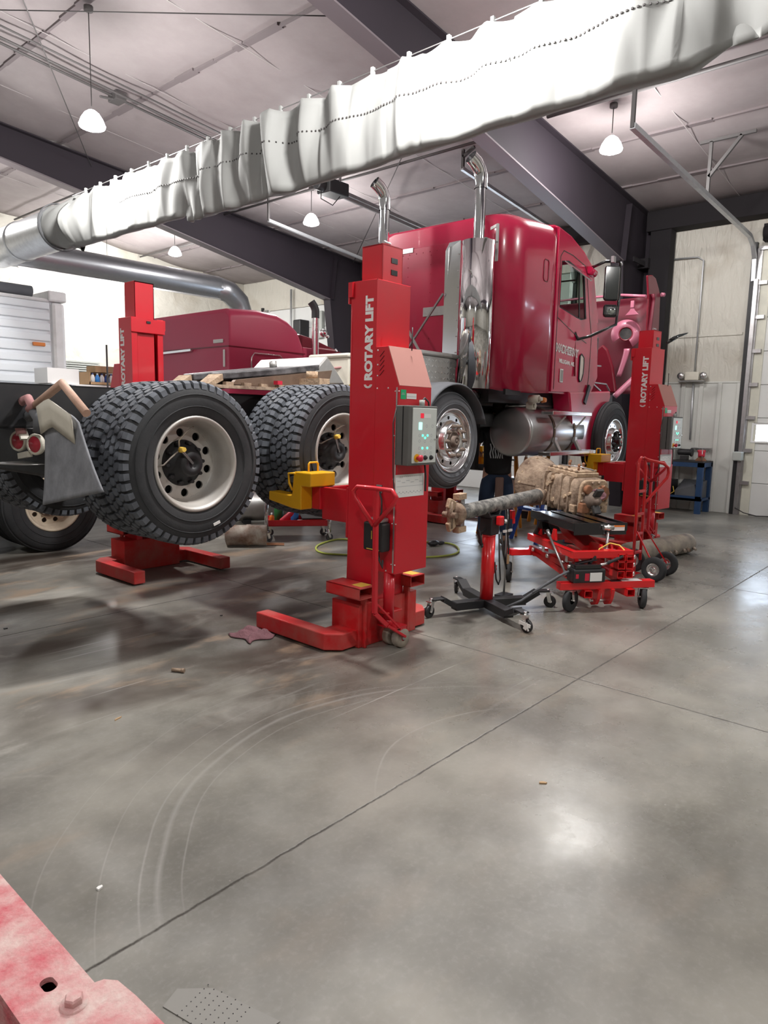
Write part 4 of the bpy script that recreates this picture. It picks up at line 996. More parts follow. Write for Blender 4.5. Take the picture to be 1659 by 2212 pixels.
# door outline, handle, little kick window, lettering
D=MB()
dl=[(4.985,1.90),(4.985,2.75),(4.99,3.40),(5.06,3.47),(5.3,3.46),(5.64,3.40),(5.70,3.33),(5.86,2.80),(5.94,2.60),(5.93,2.08),(5.90,1.92)]
for a,b_ in zip(dl,dl[1:]): D.bar((a[0],.1135,a[1]),(b_[0],.1135,b_[1]),.004,.009)
D.bar((4.985,.1135,2.72),(5.45,.1135,2.58),.004,.008).bar((5.45,.1135,2.58),(5.80,.1135,2.50),.004,.008)
D.build('door_gap','black_gloss',tk)
h=MB().box(5.115,5.195,.100,.115,1.985,2.145).build('door_handle','zinc',tk,bevel=.012)
MB().box(5.13,5.152,.096,.102,2.0,2.13).box(5.16,5.182,.096,.102,2.0,2.13).build('handle_pull','wall_box_grey',h,bevel=.004)
kp=[(5.63,2.33),(5.67,2.355),(5.735,2.32),(5.745,2.26),(5.74,2.12),(5.70,2.035),(5.655,2.02),(5.63,2.06)]
k=MB().prism(kp,'y',.105,.118).build('kick_window','cream',tk); MB().tube([(p[0],.106,p[1]) for p in kp],.009,n=6,closed=True).build('window_seal','black_plastic',k)
fit_text('NADHERNY','decal_white','lettering',tk,(4.995,.112,2.335),(1,0,-.055),(0,0,1),.60,.100,bold=.07)
fit_text('NADHERNY','truck_red_dark','lettering_fill',tk,(5.003,.1105,2.352),(1,0,-.055),(0,0,1),.585,.062,bold=-.012)
fit_text('MILLIGAN, NE.','decal_white','lettering',tk,(5.085,.112,2.205),(1,0,-.05),(0,0,1),.41,.058,bold=.045)
vz=MB(); vz._add([(5.10,.12,3.37),(5.62,.12,3.33),(5.66,.03,3.22),(5.12,.03,3.29)],[(0,1,2,3)]); vz.build('window_visor','polished_alu',tk,solid=.012)
MB().cyl((5.72,.10,3.37),(5.86,.09,3.34),.045,n=14).build('mirror_mount','truck_red',tk)
# mirror frame and mirrors
m=MB(); P=[(5.80,.12,3.40),(5.72,-.10,3.44),(5.90,-.2,3.465),(5.935,-.2,3.40),(5.965,-.2,3.02),(5.92,-.2,2.72),(5.60,-.02,2.56),(5.52,.10,2.52),(5.47,.12,2.60)]
m.tube(P,.018,n=10); ar=m.build('mirror_arm','black_gloss',tk)
MB().bar((5.50,.125,2.50),(5.50,.10,2.08),.012,.02).build('mirror_stay','truck_red_dark',ar)
mm=MB().box(5.62,5.80,-.235,-.175,2.97,3.38).build('mirror','black_gloss',tk,bevel=.03,T=Matrix.Identity(4))
mm.matrix_local=Matrix.Translation((5.71,-.2,3.17))@Matrix.Rotation(R(-52),4,'Z')@Matrix.Translation((-5.71,.2,-3.17))
MB().box(5.635,5.785,-.2365,-.2355,2.99,3.36).build('mirror_face','glass_dark',mm)
mm=MB().box(5.63,5.80,-.235,-.175,2.78,2.93).build('convex_mirror','black_gloss',tk,bevel=.04)
mm.matrix_local=Matrix.Translation((5.71,-.2,2.85))@Matrix.Rotation(R(-52),4,'Z')@Matrix.Translation((-5.71,.2,-2.85))
MB().sphere((5.715,-.215,2.855),.07,16,10,(1,.4,.95)).build('mirror_face','mirror_glass',mm)
MB().box(5.70,5.76,-.215,-.18,3.42,3.49).sphere((5.95,-.2,3.44),.025).build('mirror_clamp','steel',ar)
# side panel ahead of the front wheel, strip, marker light
m=MB(); FP=[(5.38,1.885),(6.62,1.945),(6.64,1.86),(6.14,1.085),(5.97,1.085),(5.66,1.19),(5.50,1.50)]
m.prism(FP,'y',.10,.34); m.build('splash_panel','truck_red',tk,bevel=.02)
MB().bar((5.93,.095,1.98),(5.80,.09,1.76),.02,.06,(1,0,0)).build('rubber_strip','black_plastic',tk)
MB().cyl((4.62,.22,1.775),(4.62,.10,1.775),.045,n=16).cyl((4.62,.10,1.775),(4.62,.06,1.775),.032,.02,n=14).build('marker_light','cream',tk)
MB().cyl((4.70,.10,1.765),(4.70,.055,1.765),.036,.025,n=14).build('marker_lens','amber',tk)
# fuel tank with straps and steps
m=MB(); m.lathe([(0,-.03),(.15,-.022),(.25,-.008),(.275,.0),(.285,.02),(.285,1.36),(.275,1.385),(.25,1.395),(0,1.41)],axT((4.48,.37,1.40),(1,0,0)),n=56); fk=m.build('fuel_tank','tank_alu',tk)
for x in (5.02,5.56):
    m=MB(); m.lathe([(.286,-.02),(.292,-.02),(.292,.02),(.286,.02)],axT((x,.37,1.40),(1,0,0)),n=48); m.build('tank_strap','strap_brown',fk); k_=MB(); [k_.lathe([(.2855,-.004),(.2885,-.004),(.2885,.004),(.2855,.004)],axT((x+d_,.37,1.40),(1,0,0)),n=48) for d_ in (-.026,.026)]; k_.build('strap_rubber','black_plastic',fk)
    b=MB(); b.bar((x,.085,1.44),(x+.05,-.02,1.59),.03,.02).bar((x,.09,1.32),(x-.03,-.01,1.17),.04,.03).box(x-.03,x+.03,.06,.1,1.28,1.34); b.build('step_bracket','dull_alu',fk)
for (x0,x1,z,l) in ((4.68,5.72,1.60,'upper'),(4.66,5.90,1.135,'lower')):
    s=MB().box(x0,x1,-.055,.10,z,z+.045).build('step','polished_alu',fk,bevel=.006)
    g=MB()
    for k in range(4): g.box(x0+.02,x1-.02,-.035+k*.03,-.028+k*.03,z+.0452,z+.0462)
    g.build('step_grooves','steel',s)
MB().cbox((4.72,.25,1.70),(.09,.09,.09)).cyl((4.72,.205,1.70),(4.72,.19,1.70),.03,n=10).build('tank_cap','cream',fk,bevel=.01)
MB().tube([(4.6,.5,1.68),(5.0,.42,1.72),(5.4,.40,1.72),(5.8,.35,1.68)],.03,n=8).build('tank_top_pipe','dull_alu',fk)
MB().cyl((4.72,.28,1.14),(4.82,.30,1.14),.018,n=8).cyl((4.76,.30,1.14),(4.76,.30,1.08),.014,n=8).build('drain_fitting','zinc',fk)
MB().tube([(4.76,.30,1.10),(4.72,.31,.98),(4.66,.32,.90),(4.62,.33,.80)],.02,n=8).build('drain_hose','rusty',fk)
MB().box(4.35,4.43,.75,.83,.95,1.45).box(4.2,4.6,.6,.95,1.45,1.6).build('hanging_bracket','black_frame',tk)
# fender over the third axle wheel
m=MB(); sec=[]
for k in range(21):
    a=R(18)+R(150)*k/20; r_=.535
    sec.append([(2.80+rr_*math.cos(a)*1.0,y,1.325+rr_*math.sin(a)) for rr_,y in ((r_-.015,-.045),(r_,-.03),(r_+.012,.06),(r_+.012,.16),(r_+.004,.2),(r_+.012,.26),(r_,.33),(r_-.01,.33),(r_-.02,-.03))])
m.loft(sec); m.build('wheel_fender','rubber_grey',tk,label='dark grey quarter fender')
# engine bay
m=MB(); m.box(6.35,7.25,.72,1.5,1.55,2.25).box(6.45,7.1,.85,1.4,2.25,2.5).cyl((6.5,.66,2.2),(7.0,.66,2.25),.09,n=14).cyl((7.35,1.1,2.0),(7.30,1.1,2.0),.38,n=24); m.build('engine','engine_dark',tk,bevel=.02)
m=MB(); m.tube([(6.35,.5,2.25),(6.5,.42,2.38),(6.75,.42,2.36),(6.85,.5,2.2),(6.9,.6,1.98)],.045,n=12); m.build('coolant_pipe','white_plastic',tk)
m=MB(); m.tube([(6.3,.4,1.98),(6.6,.32,2.06),(7.0,.33,2.06),(7.25,.38,1.98)],.012,n=8).bar((6.35,.35,2.28),(6.85,.36,2.30),.02,.02).bar((6.4,.34,2.1),(6.9,.36,1.96),.015,.02).build('stay_rods','steel',tk)
m=MB(); m.box(6.55,7.3,.34,.62,1.62,1.92); m.build('battery_tray','engine_dark',tk,bevel=.02)
m=MB(); m.sphere((6.42,.40,2.10),.09,12,8,(.8,.5,1.2)); m.build('filler_tank','pink_lit',tk)
m=MB().box(6.18,6.24,.14,.3,2.1,2.62); m.build('cowl_corner','rubber_grey',tk,bevel=.02)
# hood tipped forward: inner face of the shell seen from behind
def hood(u,v):
    """u across from near lip (0) to far lip (1), v from bottom (0) to top (1)"""
    y=0.02+2.12*u; e=min(u,1-u)
    z=1.95+1.42*v+.02*math.sin(PI*u)
    d=.34*math.exp(-(e/.10)**2)            # side walls come back toward the cab
    arch=.0
    x=7.95+.10*v-d*(1-.3*v)+.10*math.exp(-((u-.5)/.3)**2)-.10*math.exp(-((v-.62)/.12)**2)*math.exp(-((e-.2)/.09)**2)
    if v>.97: x-=.06
    return (x,y,z)
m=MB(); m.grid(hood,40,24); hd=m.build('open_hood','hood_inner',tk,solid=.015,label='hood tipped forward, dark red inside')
def lip(u,v):
    t=v; y=.02+.30*u
    return (7.62+.1*t+.30*u, y-.04*math.sin(PI*t), 1.95+1.38*t)
# raised fender edge at the near side: broad outer wall of the tipped hood
m=MB(); m.prism([(7.62,3.61),(7.80,3.645),(7.95,3.62),(8.10,3.50),(8.18,3.40),(8.22,2.98),(8.22,2.4),(7.80,2.4),(7.74,3.0),(7.72,3.30),(7.68,3.45)],'y',.08,.11); m.build('fender_flare','truck_red_dark',hd,bevel=.01)
MB().cyl((8.16,.06,3.42),(8.20,.03,3.42),.03,n=12).build('side_lamp','pink_lit',hd)
MB().tube([(7.66,.10,3.33),(7.78,.5,3.40),(7.84,1.1,3.42),(7.80,1.8,3.40)],[.022,.020,.018,.016],n=8).build('top_edge','pink_lit',hd,label='glossy pink-lit top edge')  # pink reflection band along the hood edge, shaped as a coloured tube
LT=axT((7.66,.36,2.82),(-1,-.35,0))
m=MB(T=LT); m.lathe([(.085,0),(.10,.010),(.125,.014),(.15,.004),(.19,-.02),(.21,-.05)],n=36,a0=R(-60),a1=R(215)); m.build('lamp_surround','pink_lit',hd,label='pale pink headlamp surround')
MB(T=LT).lathe([(.087,.002),(0,.002)],n=30).build('lamp_hole','engine_dark',hd); MB(T=LT).lathe([(.082,.0),(.092,.012),(.10,.012),(.104,0)],n=36).build('lamp_ring','truck_red_dark',hd)
m=MB(); m.grid(lambda u,v:(7.60-.02*v+.05*(u-.5)**2,.26+.16*v**1.5+(.09-.02*v)*u-.06*v*v,2.60-.40*v),4,10); m.build('reflection_ribbon','pink_lit',hd,solid=.008)  # ribbon modelled in the shape of a reflection inside the hood
m=MB(); m.prism([(.16,3.07),(.36,3.07),(.30,3.13),(.28,3.17),(.24,3.17),(.22,3.13)],'x',7.58,7.62); m.box(7.57,7.62,.235,.285,3.17,3.27); m.build('hood_latch','pink_lit',hd,bevel=.006)
m=MB(); m.prism([(.42,1.96),(.86,1.96),(.84,2.35),(.78,2.60),(.68,2.68),(.60,2.60),(.50,2.35)],'x',7.60,7.66); m.build('inner_rib','truck_red_dark',hd,bevel=.025)
MB().lathe([(.05,0),(0,0)],axT((7.80,.92,2.95),(-1,0,0)),n=18).build('hood_hole','black_gloss',hd)
m=MB(); m.grid(lambda u,v:(7.35+.30*v,.34-.30*v+.06*(u-.5),1.90+.42*v+.05*(u-.5)),2,10); m.build('hood_strut','pink_lit',hd,solid=.02)
MB().lathe([(0,.02),(.08,.015),(.14,0),(.13,-.01),(0,-.02)],axT((7.95,-.30,2.78),(-.3,.3,1)),n=18).cyl((7.85,-.18,2.68),(7.95,-.28,2.76),.02).build('hood_mirror','glass_dark',hd)
# rear of frame: hanger, lamps, mud flap
m=MB(); m.box(-1.05,-.98,.66,1.62,1.40,1.70); m.build('rear_crossbeam','black_frame',tk,bevel=.008)
m=MB(); m.tube([(-.72,.62,1.55),(-.72,.24,1.685),(-.72,-.03,1.52)],.024,n=12); m.build('flap_hanger','peach_pipe',tk,label='bent rusty-orange hanger pipe')
def flap(u,v):
    y=.47-.40*u-.26*u*v+.01*v; z=1.47-.50*v+.15*u*v+.05*math.sin(PI*u)*(1-v)
    return (-.72+.02*math.sin(3*u+2*v)-.04*v,y+(-.13*u*v)+.015*v,z)
m=MB(); m.grid(flap,16,20); m.build('mud_flap','mud_flap',tk,solid=.012,label='stiff grey rubber mud flap hanging askew')
def bent(u,v): return (-.755+.02*v,.50-.42*u,1.60-.16*v-(.10*(1-u)*0)-abs(u-.35)*.14+.0)
m=MB(); m.grid(bent,8,3); m.build('bent_plate','cream',tk,solid=.006,label='bent cream-coloured flap plate')
m=MB(); m.tube([(-.74,.78,1.46),(-.74,.78,1.53),(-.74,.72,1.585),(-.74,.64,1.60),(-.74,.60,1.56),(-.74,.63,1.53)],.026,n=10).tube([(-.74,.78,1.47),(-.74,.775,1.42),(-.74,.76,1.38)],.030,n=10); m.build('tow_hook','pink_pipe',tk,label='faded pink hooked pipe')
MB().tube([(-.72,.69,1.49),(-.72,.61,1.52),(-.72,.55,1.48),(-.72,.56,1.40)],.035,n=10).build('rubber_loop','rubber_grey',tk)
for y,z in ((.86,1.335),(.62,1.325)):
    l=MB().lathe([(.062,-.02),(.066,.0),(.060,.012),(.050,.008)],axT((-.72,y,z),(-1,-.35,0)),n=24).build('lamp_bezel','cream',tk)
    MB().lathe([(.052,.0),(.045,.010),(0,.014)],axT((-.72,y,z),(-1,-.35,0)),n=20).build('tail_lamp','red_lens',l)
MB().bar((-.73,.78,1.42),(-.73,.74,1.35),.05,.02).bar((-.73,.82,1.245),(-.73,.68,1.265),.03,.035).build('lamp_bracket','cream',tk)
MB().lathe([(0,.006),(.16,.004),(.165,0),(0,0)],axT((-.70,.80,1.20),(0,0,1)),n=28).build('round_plate','dull_alu',tk)
MB().box(-.66,-.50,.60,1.6,1.12,1.42).build('rear_housing','black_frame',tk,bevel=.02)
# ================================================================ helpers for far placements (pixel -> point on a known plane)
def ray(x,y): return _fw+CR*((x-829.5)/F)-CU*((y-1106)/F)
def pY(x,y,Y): d=ray(x,y); t=Y/d.y; return Vector((0,0,CH))+d*t
def pX(x,y,X): d=ray(x,y); t=X/d.x; return Vector((0,0,CH))+d*t
def gz(x,y,z=0): d=ray(x,y); t=(z-CH)/d.z; return Vector((0,0,CH))+d*t
def caster(parent,x,y,r,h,ang=0,w=.028,m='rubber',plate='zinc',lock=False):
    T=Matrix.Translation((x,y,0))@Matrix.Rotation(R(ang),4,'Z')
    c=MB(T=T).lathe([(r*.35,-w/2),(r*.9,-w/2),(r,-w*.35),(r,w*.35),(r*.9,w/2),(r*.35,w/2)],Matrix.Translation((.018,0,r))@Matrix.Rotation(R(90),4,'X'),n=28).build('caster_wheel',m,parent)
    f=MB(T=T); f.bar((.018,-w*.75,r),(0,-w*.8,h-.01),.03,.004,(0,1,0)).bar((.018,w*.75,r),(0,w*.8,h-.01),.03,.004,(0,1,0)).box(-.032,.032,-w,w,h-.012,h-.004).cyl((0,0,h-.006),(0,0,h+.018),.012,n=10).cyl((.018,-w,r),(.018,w,r),.007,n=8)
    f.build('caster_fork',plate,c)
    if lock: MB(T=T).bar((-.03,-w*1.2,r*1.5),(.075,-w*1.2,r*1.25),.025,.004,(0,1,0)).bar((.04,-w*1.25,r*1.35),(.025,-w*1.25,r*.6),.03,.003,(0,1,0)).bar((.04,-w*1.3,r*1.7),(.06,-w*1.3,r*.5),.012,.004,(0,1,0)).build('brake_tab','label_white',c)
    return c
# ================================================================ TRANSMISSION JACK
TJ=frame(5.40,2.27,0,-36.3)
jk=thing('transmission_jack','low red scissor transmission jack with black tilting table and foot pump',TJ and 'jack',TJ)
m=MB(); m.box(-.43,.42,-.03,.045,.185,.245); b=m.build('front_bar','jack_red',jk,bevel=.004)
MB().box(.12,.30,-.03,.045,.2455,.2475).build('bar_label','label_white',b); MB().box(.02,.11,-.03,.03,.2455,.2475).build('warning_label','black_plastic',b)
for x0 in (-.235,.145):
    m=MB(); w=.005; m.box(x0,x0+.07,-.07,.2,.125,.13).box(x0,x0+.07,-.07,.2,.18,.185).box(x0,x0+w,-.07,.2,.125,.185).box(x0+.065,x0+.07,-.07,.2,.125,.185); m.build('outrigger_socket','jack_red',jk)
for x in (-.10,.02):
    MB().prism([(-.05,.185),(.13,.185),(.10,.06),(.06,.03),(.0,.05),(-.03,.10)],'x',x,x+.03).build('lift_lug','jack_red',jk,bevel=.003)
MB().cyl((-.12,.04,.075),(.07,.04,.075),.014,n=12).build('lug_pin','zinc',jk)
for x in (-.25,.13):
    MB().bar((x,.03,.24),(x,.95,.34),.045,.055).build('lower_rail','jack_red',jk,bevel=.003)
    MB().bar((x,.08,.33),(x,.92,.35),.045,.05).build('middle_rail','jack_red',jk,bevel=.003)
    MB().bar((x+.015,.90,.30),(x+.015,.10,.41),.04,.045).build('scissor_arm','jack_red',jk,bevel=.003)
m=MB(); m.box(-.33,.21,-.02,.03,.44,.50).box(-.33,-.28,.03,.86,.44,.50).box(.16,.21,.03,.86,.44,.50).box(-.33,.21,.82,.87,.44,.50)
m.build('upper_frame','jack_red',jk,bevel=.004)
for z in (.27,.345,.41):
    for x in (.07,.145):
        m=MB(); w=.005; m.box(x,x+.065,-.03,.1,z,z+w).box(x,x+.065,-.03,.1,z+.055,z+.06).box(x,x+w,-.03,.1,z,z+.06).box(x+.06,x+.065,-.03,.1,z,z+.06); m.build('square_tube','jack_red',jk)
    MB().cyl((.21,.0,z+.03),(.235,.0,z+.03),.02,n=8).build('end_bolt','zinc',jk)
for y in (.22,.5,.8): MB().cyl((-.285,y,.36),(-.31,y,.36),.018,n=10).build('pivot_bolt','zinc',jk)
m=MB(); m.box(-.24,.24,.16,1.0,.655,.685).box(-.24,.24,.155,.165,.60,.70).box(-.25,-.23,.16,1.0,.63,.70).box(.23,.25,.16,1.0,.63,.70)
for k in range(3): m.box(-.20+k*.14,-.10+k*.14,.17,.98,.685,.692)
tb=m.build('table','black_gloss',jk,bevel=.004)
MB().box(.10,.22,.1535,.155,.635,.68).build('table_label','label_white',tb); MB().box(.10,.22,.1525,.1535,.667,.68).build('label_head','label_orange',tb)
for (x,y0) in ((-.245,.45),(-.245,.75)):
    MB().prism([(y0,.50),(y0+.10,.50),(y0+.06,.60),(y0+.02,.60)],'x',x-.01,x+.01).build('link_plate','jack_red',jk,bevel=.003)
MB().prism([(.35,.42),(.72,.50),(.95,.64),(.88,.66),(.6,.55),(.32,.48)],'x',-.05,.11).build('tilt_arm','jack_red',jk,bevel=.01)
MB().bar((-.24,.70,.64),(-.24,.86,.46),.02,.10,(1,0,0)).bar((-.2,.95,.65),(-.2,.62,.50),.02,.06,(1,0,0)).build('rear_link','black_gloss',jk)
MB().cyl((-.345,.40,.57),(-.345,.06,.30),.010,n=10).cyl((-.345,.43,.60),(-.345,.38,.555),.016,n=8).cyl((-.345,.08,.315),(-.345,.045,.285),.015,n=8).build('adjuster_rod','steel',jk)
MB().cyl((.055,.135,.36),(.055,.135,.63),.011,n=10).sphere((.055,.13,.665),.026,12,8).cyl((.01,.13,.665),(.10,.13,.665),.02,n=12).cyl((.055,.10,.47),(.055,.17,.47),.024,n=12).build('vertical_rod','zinc',jk)
MB().cyl((-.0,.10,.47),(.11,.10,.47),.022,n=12).prism([(.10,.44),(.40,.44),(.30,.52),(.14,.52)],'x',.0,.02).prism([(.10,.44),(.40,.44),(.30,.52),(.14,.52)],'x',.09,.11).build('rod_yoke','jack_red',jk)
for (x,y) in ((-.12,.02),(-.30,.3)):
    pass
MB().box(-.305,-.303,.12,.16,.38,.45).box(-.305,-.303,.55,.60,.38,.45).build('caution_label','label_white',jk)
MB().bar((-.44,.98,.30),(-.22,.93,.31),.05,.055).bar((-.45,1.02,.30),(-.05,1.02,.30),.06,.055).build('rear_bar','jack_red',jk,bevel=.003)
MB().bar((.10,1.02,.30),(.28,1.02,.30),.06,.055).build('rear_bar_end','jack_red',jk)
# pump
m=MB(); m.box(-.345,-.06,-.075,.05,.250,.365); pm=m.build('foot_pump','black_plastic',jk,bevel=.015)
MB().box(-.33,-.10,-.07,.045,.365,.40).bar((-.30,-.01,.40),(-.12,-.01,.43),.05,.014).bar((-.18,-.01,.40),(-.13,-.01,.46),.04,.02).build('pedal','black_gloss',pm,bevel=.008)
MB().box(-.20,-.095,-.0765,-.075,.265,.335).build('pump_label','label_white',pm); MB().box(-.245,-.207,-.0765,-.075,.27,.33).box(-.325,-.30,-.0765,-.075,.29,.325).build('brand_patch','red_plastic',pm)
MB().cyl((-.10,-.03,.385),(-.03,-.03,.40),.012,n=8).build('fitting','zinc',pm)
MB().cyl((-.35,-.02,.38),(-.37,-.02,.38),.014,n=8).build('fitting','zinc',pm)
MB().tube([(-.03,-.03,.40),(.06,-.02,.43),(.11,-.02,.455)],.014,n=8).build('pump_line','rubber',pm)
MB().tube([(.11,-.02,.455),(.135,.0,.50),(.12,.05,.53),(.06,.1,.54),(-.02,.12,.49),(-.05,.10,.44)],.006,n=8).build('thin_hose','decal_yellow',pm)
MB().tube([(-.36,-.02,.34),(-.45,-.02,.30),(-.60,.0,.20),(-.74,.02,.10),(-.86,.03,.05)],.010,n=8).tube([(-.36,.02,.33),(-.48,.0,.26),(-.66,-.01,.17)],.008,n=8).build('air_line','rubber_grey',pm)
caster(jk,-.335,-.005,.095,.185,30,w=.04,m='rubber'); caster(jk,.34,.005,.095,.185,70,w=.04); caster(jk,-.42,1.05,.095,.27,60,w=.04); caster(jk,.26,1.03,.095,.27,40,w=.04)
# ================================================================ TRANSMISSION on the jack table
P0=TJ@Vector((.04,.40,.895)); P1=TJ@Vector((-.17,1.16,.965)); ax=(P1-P0); LG=ax.length
tr=thing('truck_transmission','dusty tan gearbox lying on the black table of the red jack','transmission',axT(P0,ax))
# local: z along axis toward the bell, y up
def sec(z,w,h,r,dy=0,n=5,jit=0):
    p=[]
    for cx,cy,a0 in ((w-r,h-r,0),(-w+r,h-r,90),(-w+r,-h+r,180),(w-r,-h+r,270)):
        for k in range(n+1): a=R(a0+90*k/n); p.append((cx+r*math.cos(a),cy+r*math.sin(a)+dy,z))
    return p
m=MB(); m.loft([sec(-.0,.10,.085,.05),sec(.03,.15,.13,.07),sec(.05,.165,.15,.07),sec(.24,.175,.155,.06),sec(.25,.185,.165,.06),sec(.27,.185,.165,.06),sec(.28,.17,.15,.06),sec(.46,.16,.15,.06),sec(.50,.15,.145,.07)]); tc=m.build('gear_case','cast_tan',tr,bevel=.006)
m=MB(); m.loft([sec(.50,.15,.145,.08),sec(.56,.17,.17,.12),sec(.68,.215,.215,.19),sec(.72,.235,.235,.21),sec(.77,.24,.24,.22)]); m.build('bell_housing','cast_tan',tr,bevel=.004)
m=MB()
for k in range(10): a=R(36*k); m.bar((.165*math.cos(a),.165*math.sin(a),.555),(.225*math.cos(a),.225*math.sin(a),.72),.012,.02)
m.build('bell_ribs','cast_tan',tr)
MB().box(-.13,.13,.15,.19,.08,.46).box(-.10,.10,.19,.205,.10,.44).build('top_cover','cast_yellow',tr,bevel=.01)
for k in range(6):
    for s in (-1,1): MB().cyl((s*.11,.19,.11+k*.065),(s*.11,.213,.11+k*.065),.011,n=6).build('cover_bolt','cast_tan',tr)
for x,z in ((.06,.14),(-.05,.20),(.02,.30),(-.06,.38)): MB().cyl((x,.2,z),(x,.245,z),.010,n=8).sphere((x,.25,z),.015,8,5).build('breather','rusty',tr)
MB().tube([(-.08,.21,.1),(-.02,.225,.2),(.05,.22,.33),(.0,.21,.45)],.007,n=6).build('air_tube','steel',tr)
m=MB(); m.loft([sec(-.02,.155,.14,.07),sec(.0,.165,.15,.07)]); m.build('rear_cover','cast_yellow',tr,bevel=.006)
for k in range(12):
    a=R(30*k+15); MB().cyl((.142*math.cos(a),.127*math.sin(a),-.02),(.142*math.cos(a),.127*math.sin(a),-.04),.013,n=6).build('rear_bolt','cast_tan',tr)
m=MB(); m.lathe([(.085,-.02),(.08,-.06),(.055,-.08),(.05,-.10),(.03,-.105),(.03,-.13),(.0,-.135)],Matrix.Translation((.045,-.02,0))@Matrix.Rotation(0,4,'X'),n=24); ok=m.build('output_flange','hub_dirty',tr)
for s in (-1,1): MB().bar((.045,-.02+s*.04,-.09),(.045,-.02+s*.105,-.13),.075,.03,(0,0,1)).build('yoke_ear','engine_dark',ok,bevel=.006)
MB().lathe([(.07,0),(.065,-.03),(0,-.035)],Matrix.Translation((-.085,.03,-.02)),n=8,smooth=False).build('side_cover','rusty',tr)
MB().lathe([(.06,0),(.05,-.04),(0,-.045)],Matrix.Translation((-.19,-.02,.16))@Matrix.Rotation(R(-90),4,'Y'),n=14).build('pto_cover','cast_tan',tr)
for x,y,z in ((-.17,-.12,.03),(-.165,-.10,.36),(.15,-.11,.05)): MB().cbox((x,y,z),(.06,.07,.06)).build('mount_pad','cast_yellow',tr,bevel=.01)
rr=random.Random(3)
m=MB()
for k in range(34):
    z=rr.uniform(.0,.48); side=rr.choice((-1,1)); 
    if rr.random()<.6: x,y=side*.172,rr.uniform(-.12,.12); m.cyl((x*.9,y,z),(x+side*.018,y,z),rr.uniform(.010,.024),n=7)
    else: x,y=rr.uniform(-.13,.13),-.15; m.cyl((x,y+.02,z),(x,y-.018,z),rr.uniform(.01,.025),n=7)
for k in range(14):
    a=R(360*k/14); m.cyl((.222*math.cos(a),.222*math.sin(a),.70),(.222*math.cos(a),.222*math.sin(a),.735),.017,n=7)
m.build('case_bosses','cast_yellow',tr)['kind']='stuff'
for z in (.10,.20,.34,.42): MB().box(-.183,.183,-.158,.158,z,z+.012).build('case_rib','cast_tan',tr,bevel=.004)
MB().cbox((.11,-.09,-.03),(.10,.09,.06)).cyl((.10,.07,-.02),(.10,.07,-.06),.04,n=12).build('rear_lug','rusty',tr,bevel=.01)
MB().cbox((-.06,-.10,-.022),(.055,.022,.004)).build('data_plate','label_white',tr)
MB().tube([(-.20,.02,.60),(-.26,.0,.56),(-.27,-.05,.50),(-.22,-.08,.46)],.028,n=10).build('shift_fork_housing','cast_tan',tr)
rg=MB()
def ragf(u,v): 
    return (-.02+.10*(u-.5)+.02*math.sin(9*v), .01+.10*(v-.5)+.02*math.sin(7*u+2*v), -.05-.03*math.sin(5*u+3)*math.cos(6*v)-.02*math.sin(13*u*v))
tg=TJ
rgo=MB(T=tr.matrix_world.copy()).grid(ragf,14,14).build('shop_rag','rag',solid=.006)
tag(rgo,'dull red rag stuffed on the tan gearbox beside its output shaft','rag')
# ================================================================ DRIVE SHAFT and its stand
A=Vector((4.30,2.965,.838)); B=Vector((5.55,2.985,.884))
ds=thing('drive_shaft','grey tube driveshaft with tan yoke end resting on the red stand','drive shaft',axT(A,B-A))
L_=(B-A).length
MB().cyl((0,0,.02),(0,0,L_-.08),.058,n=28).cyl((0,0,.60),(0,0,.612),.0595,n=28).build('tube','shaft_grey',ds)
MB().cyl((0,0,L_-.10),(0,0,L_),.05,n=20).lathe([(.058,L_-.09),(.064,L_-.07),(.05,L_-.04)],n=20).build('slip_yoke','cast_tan',ds)
MB().lathe([(.058,.03),(.05,.0),(.045,-.03),(.04,-.05)],n=24).build('weld_collar','shaft_grey',ds)
m=MB(); m.cbox((0,0,-.025),(.035,.24,.05)).cbox((.01,0,-.035),(.07,.17,.022)); m.build('center_plate','steel',ds,bevel=.006)
for s in (-1,1): MB().cbox((0,s*.125,-.045),(.06,.045,.10)).cyl((-.032,s*.125,-.075),(.032,s*.125,-.075),.012,n=10).build('bearing_cap','cast_yellow',ds,bevel=.008)
m=MB(); m.lathe([(.02,-.06),(.075,-.06),(.085,-.08),(.085,-.11),(.07,-.13),(.02,-.135)],n=24); yk=m.build('flange_yoke','cast_tan',ds)
for s in (-1,1): MB().bar((0,s*.06,-.12),(0,s*.095,-.20),.075,.035,(1,0,0)).build('yoke_ear','cast_yellow',yk,bevel=.01)
MB().cyl((0,-.10,-.17),(0,.10,-.17),.022,n=14).cyl((-.06,0,-.17),(.06,0,-.17),.022,n=14).build('cross_joint','cast_tan',yk)
st=thing('jack_stand','tall red post stand on a black four-legged caster base under the driveshaft','stand',frame(4.66,2.955,0,0))
MB().cyl((0,0,.07),(0,0,.615),.053,n=28).cyl((0,0,.615),(0,0,.628),.055,n=28).build('post','jack_red',st)
m=MB()
for k in range(6): a=R(60*k); m.cbox((.032*math.cos(a),.032*math.sin(a),.638),(.02,.02,.022))
m.build('collar_nuts','jack_red',st)
MB().cbox((0,0,.70),(.115,.115,.14)).cbox((.01,0,.665),(.13,.10,.05)).build('head_block','black_plastic',st,bevel=.008)
MB().box(-.075,.075,-.06,.06,.77,.785).bar((-.07,0,.785),(-.09,0,.815),.10,.012,(1,0,0)).bar((.07,0,.785),(.09,0,.815),.10,.012,(1,0,0)).build('saddle','black_frame',st)
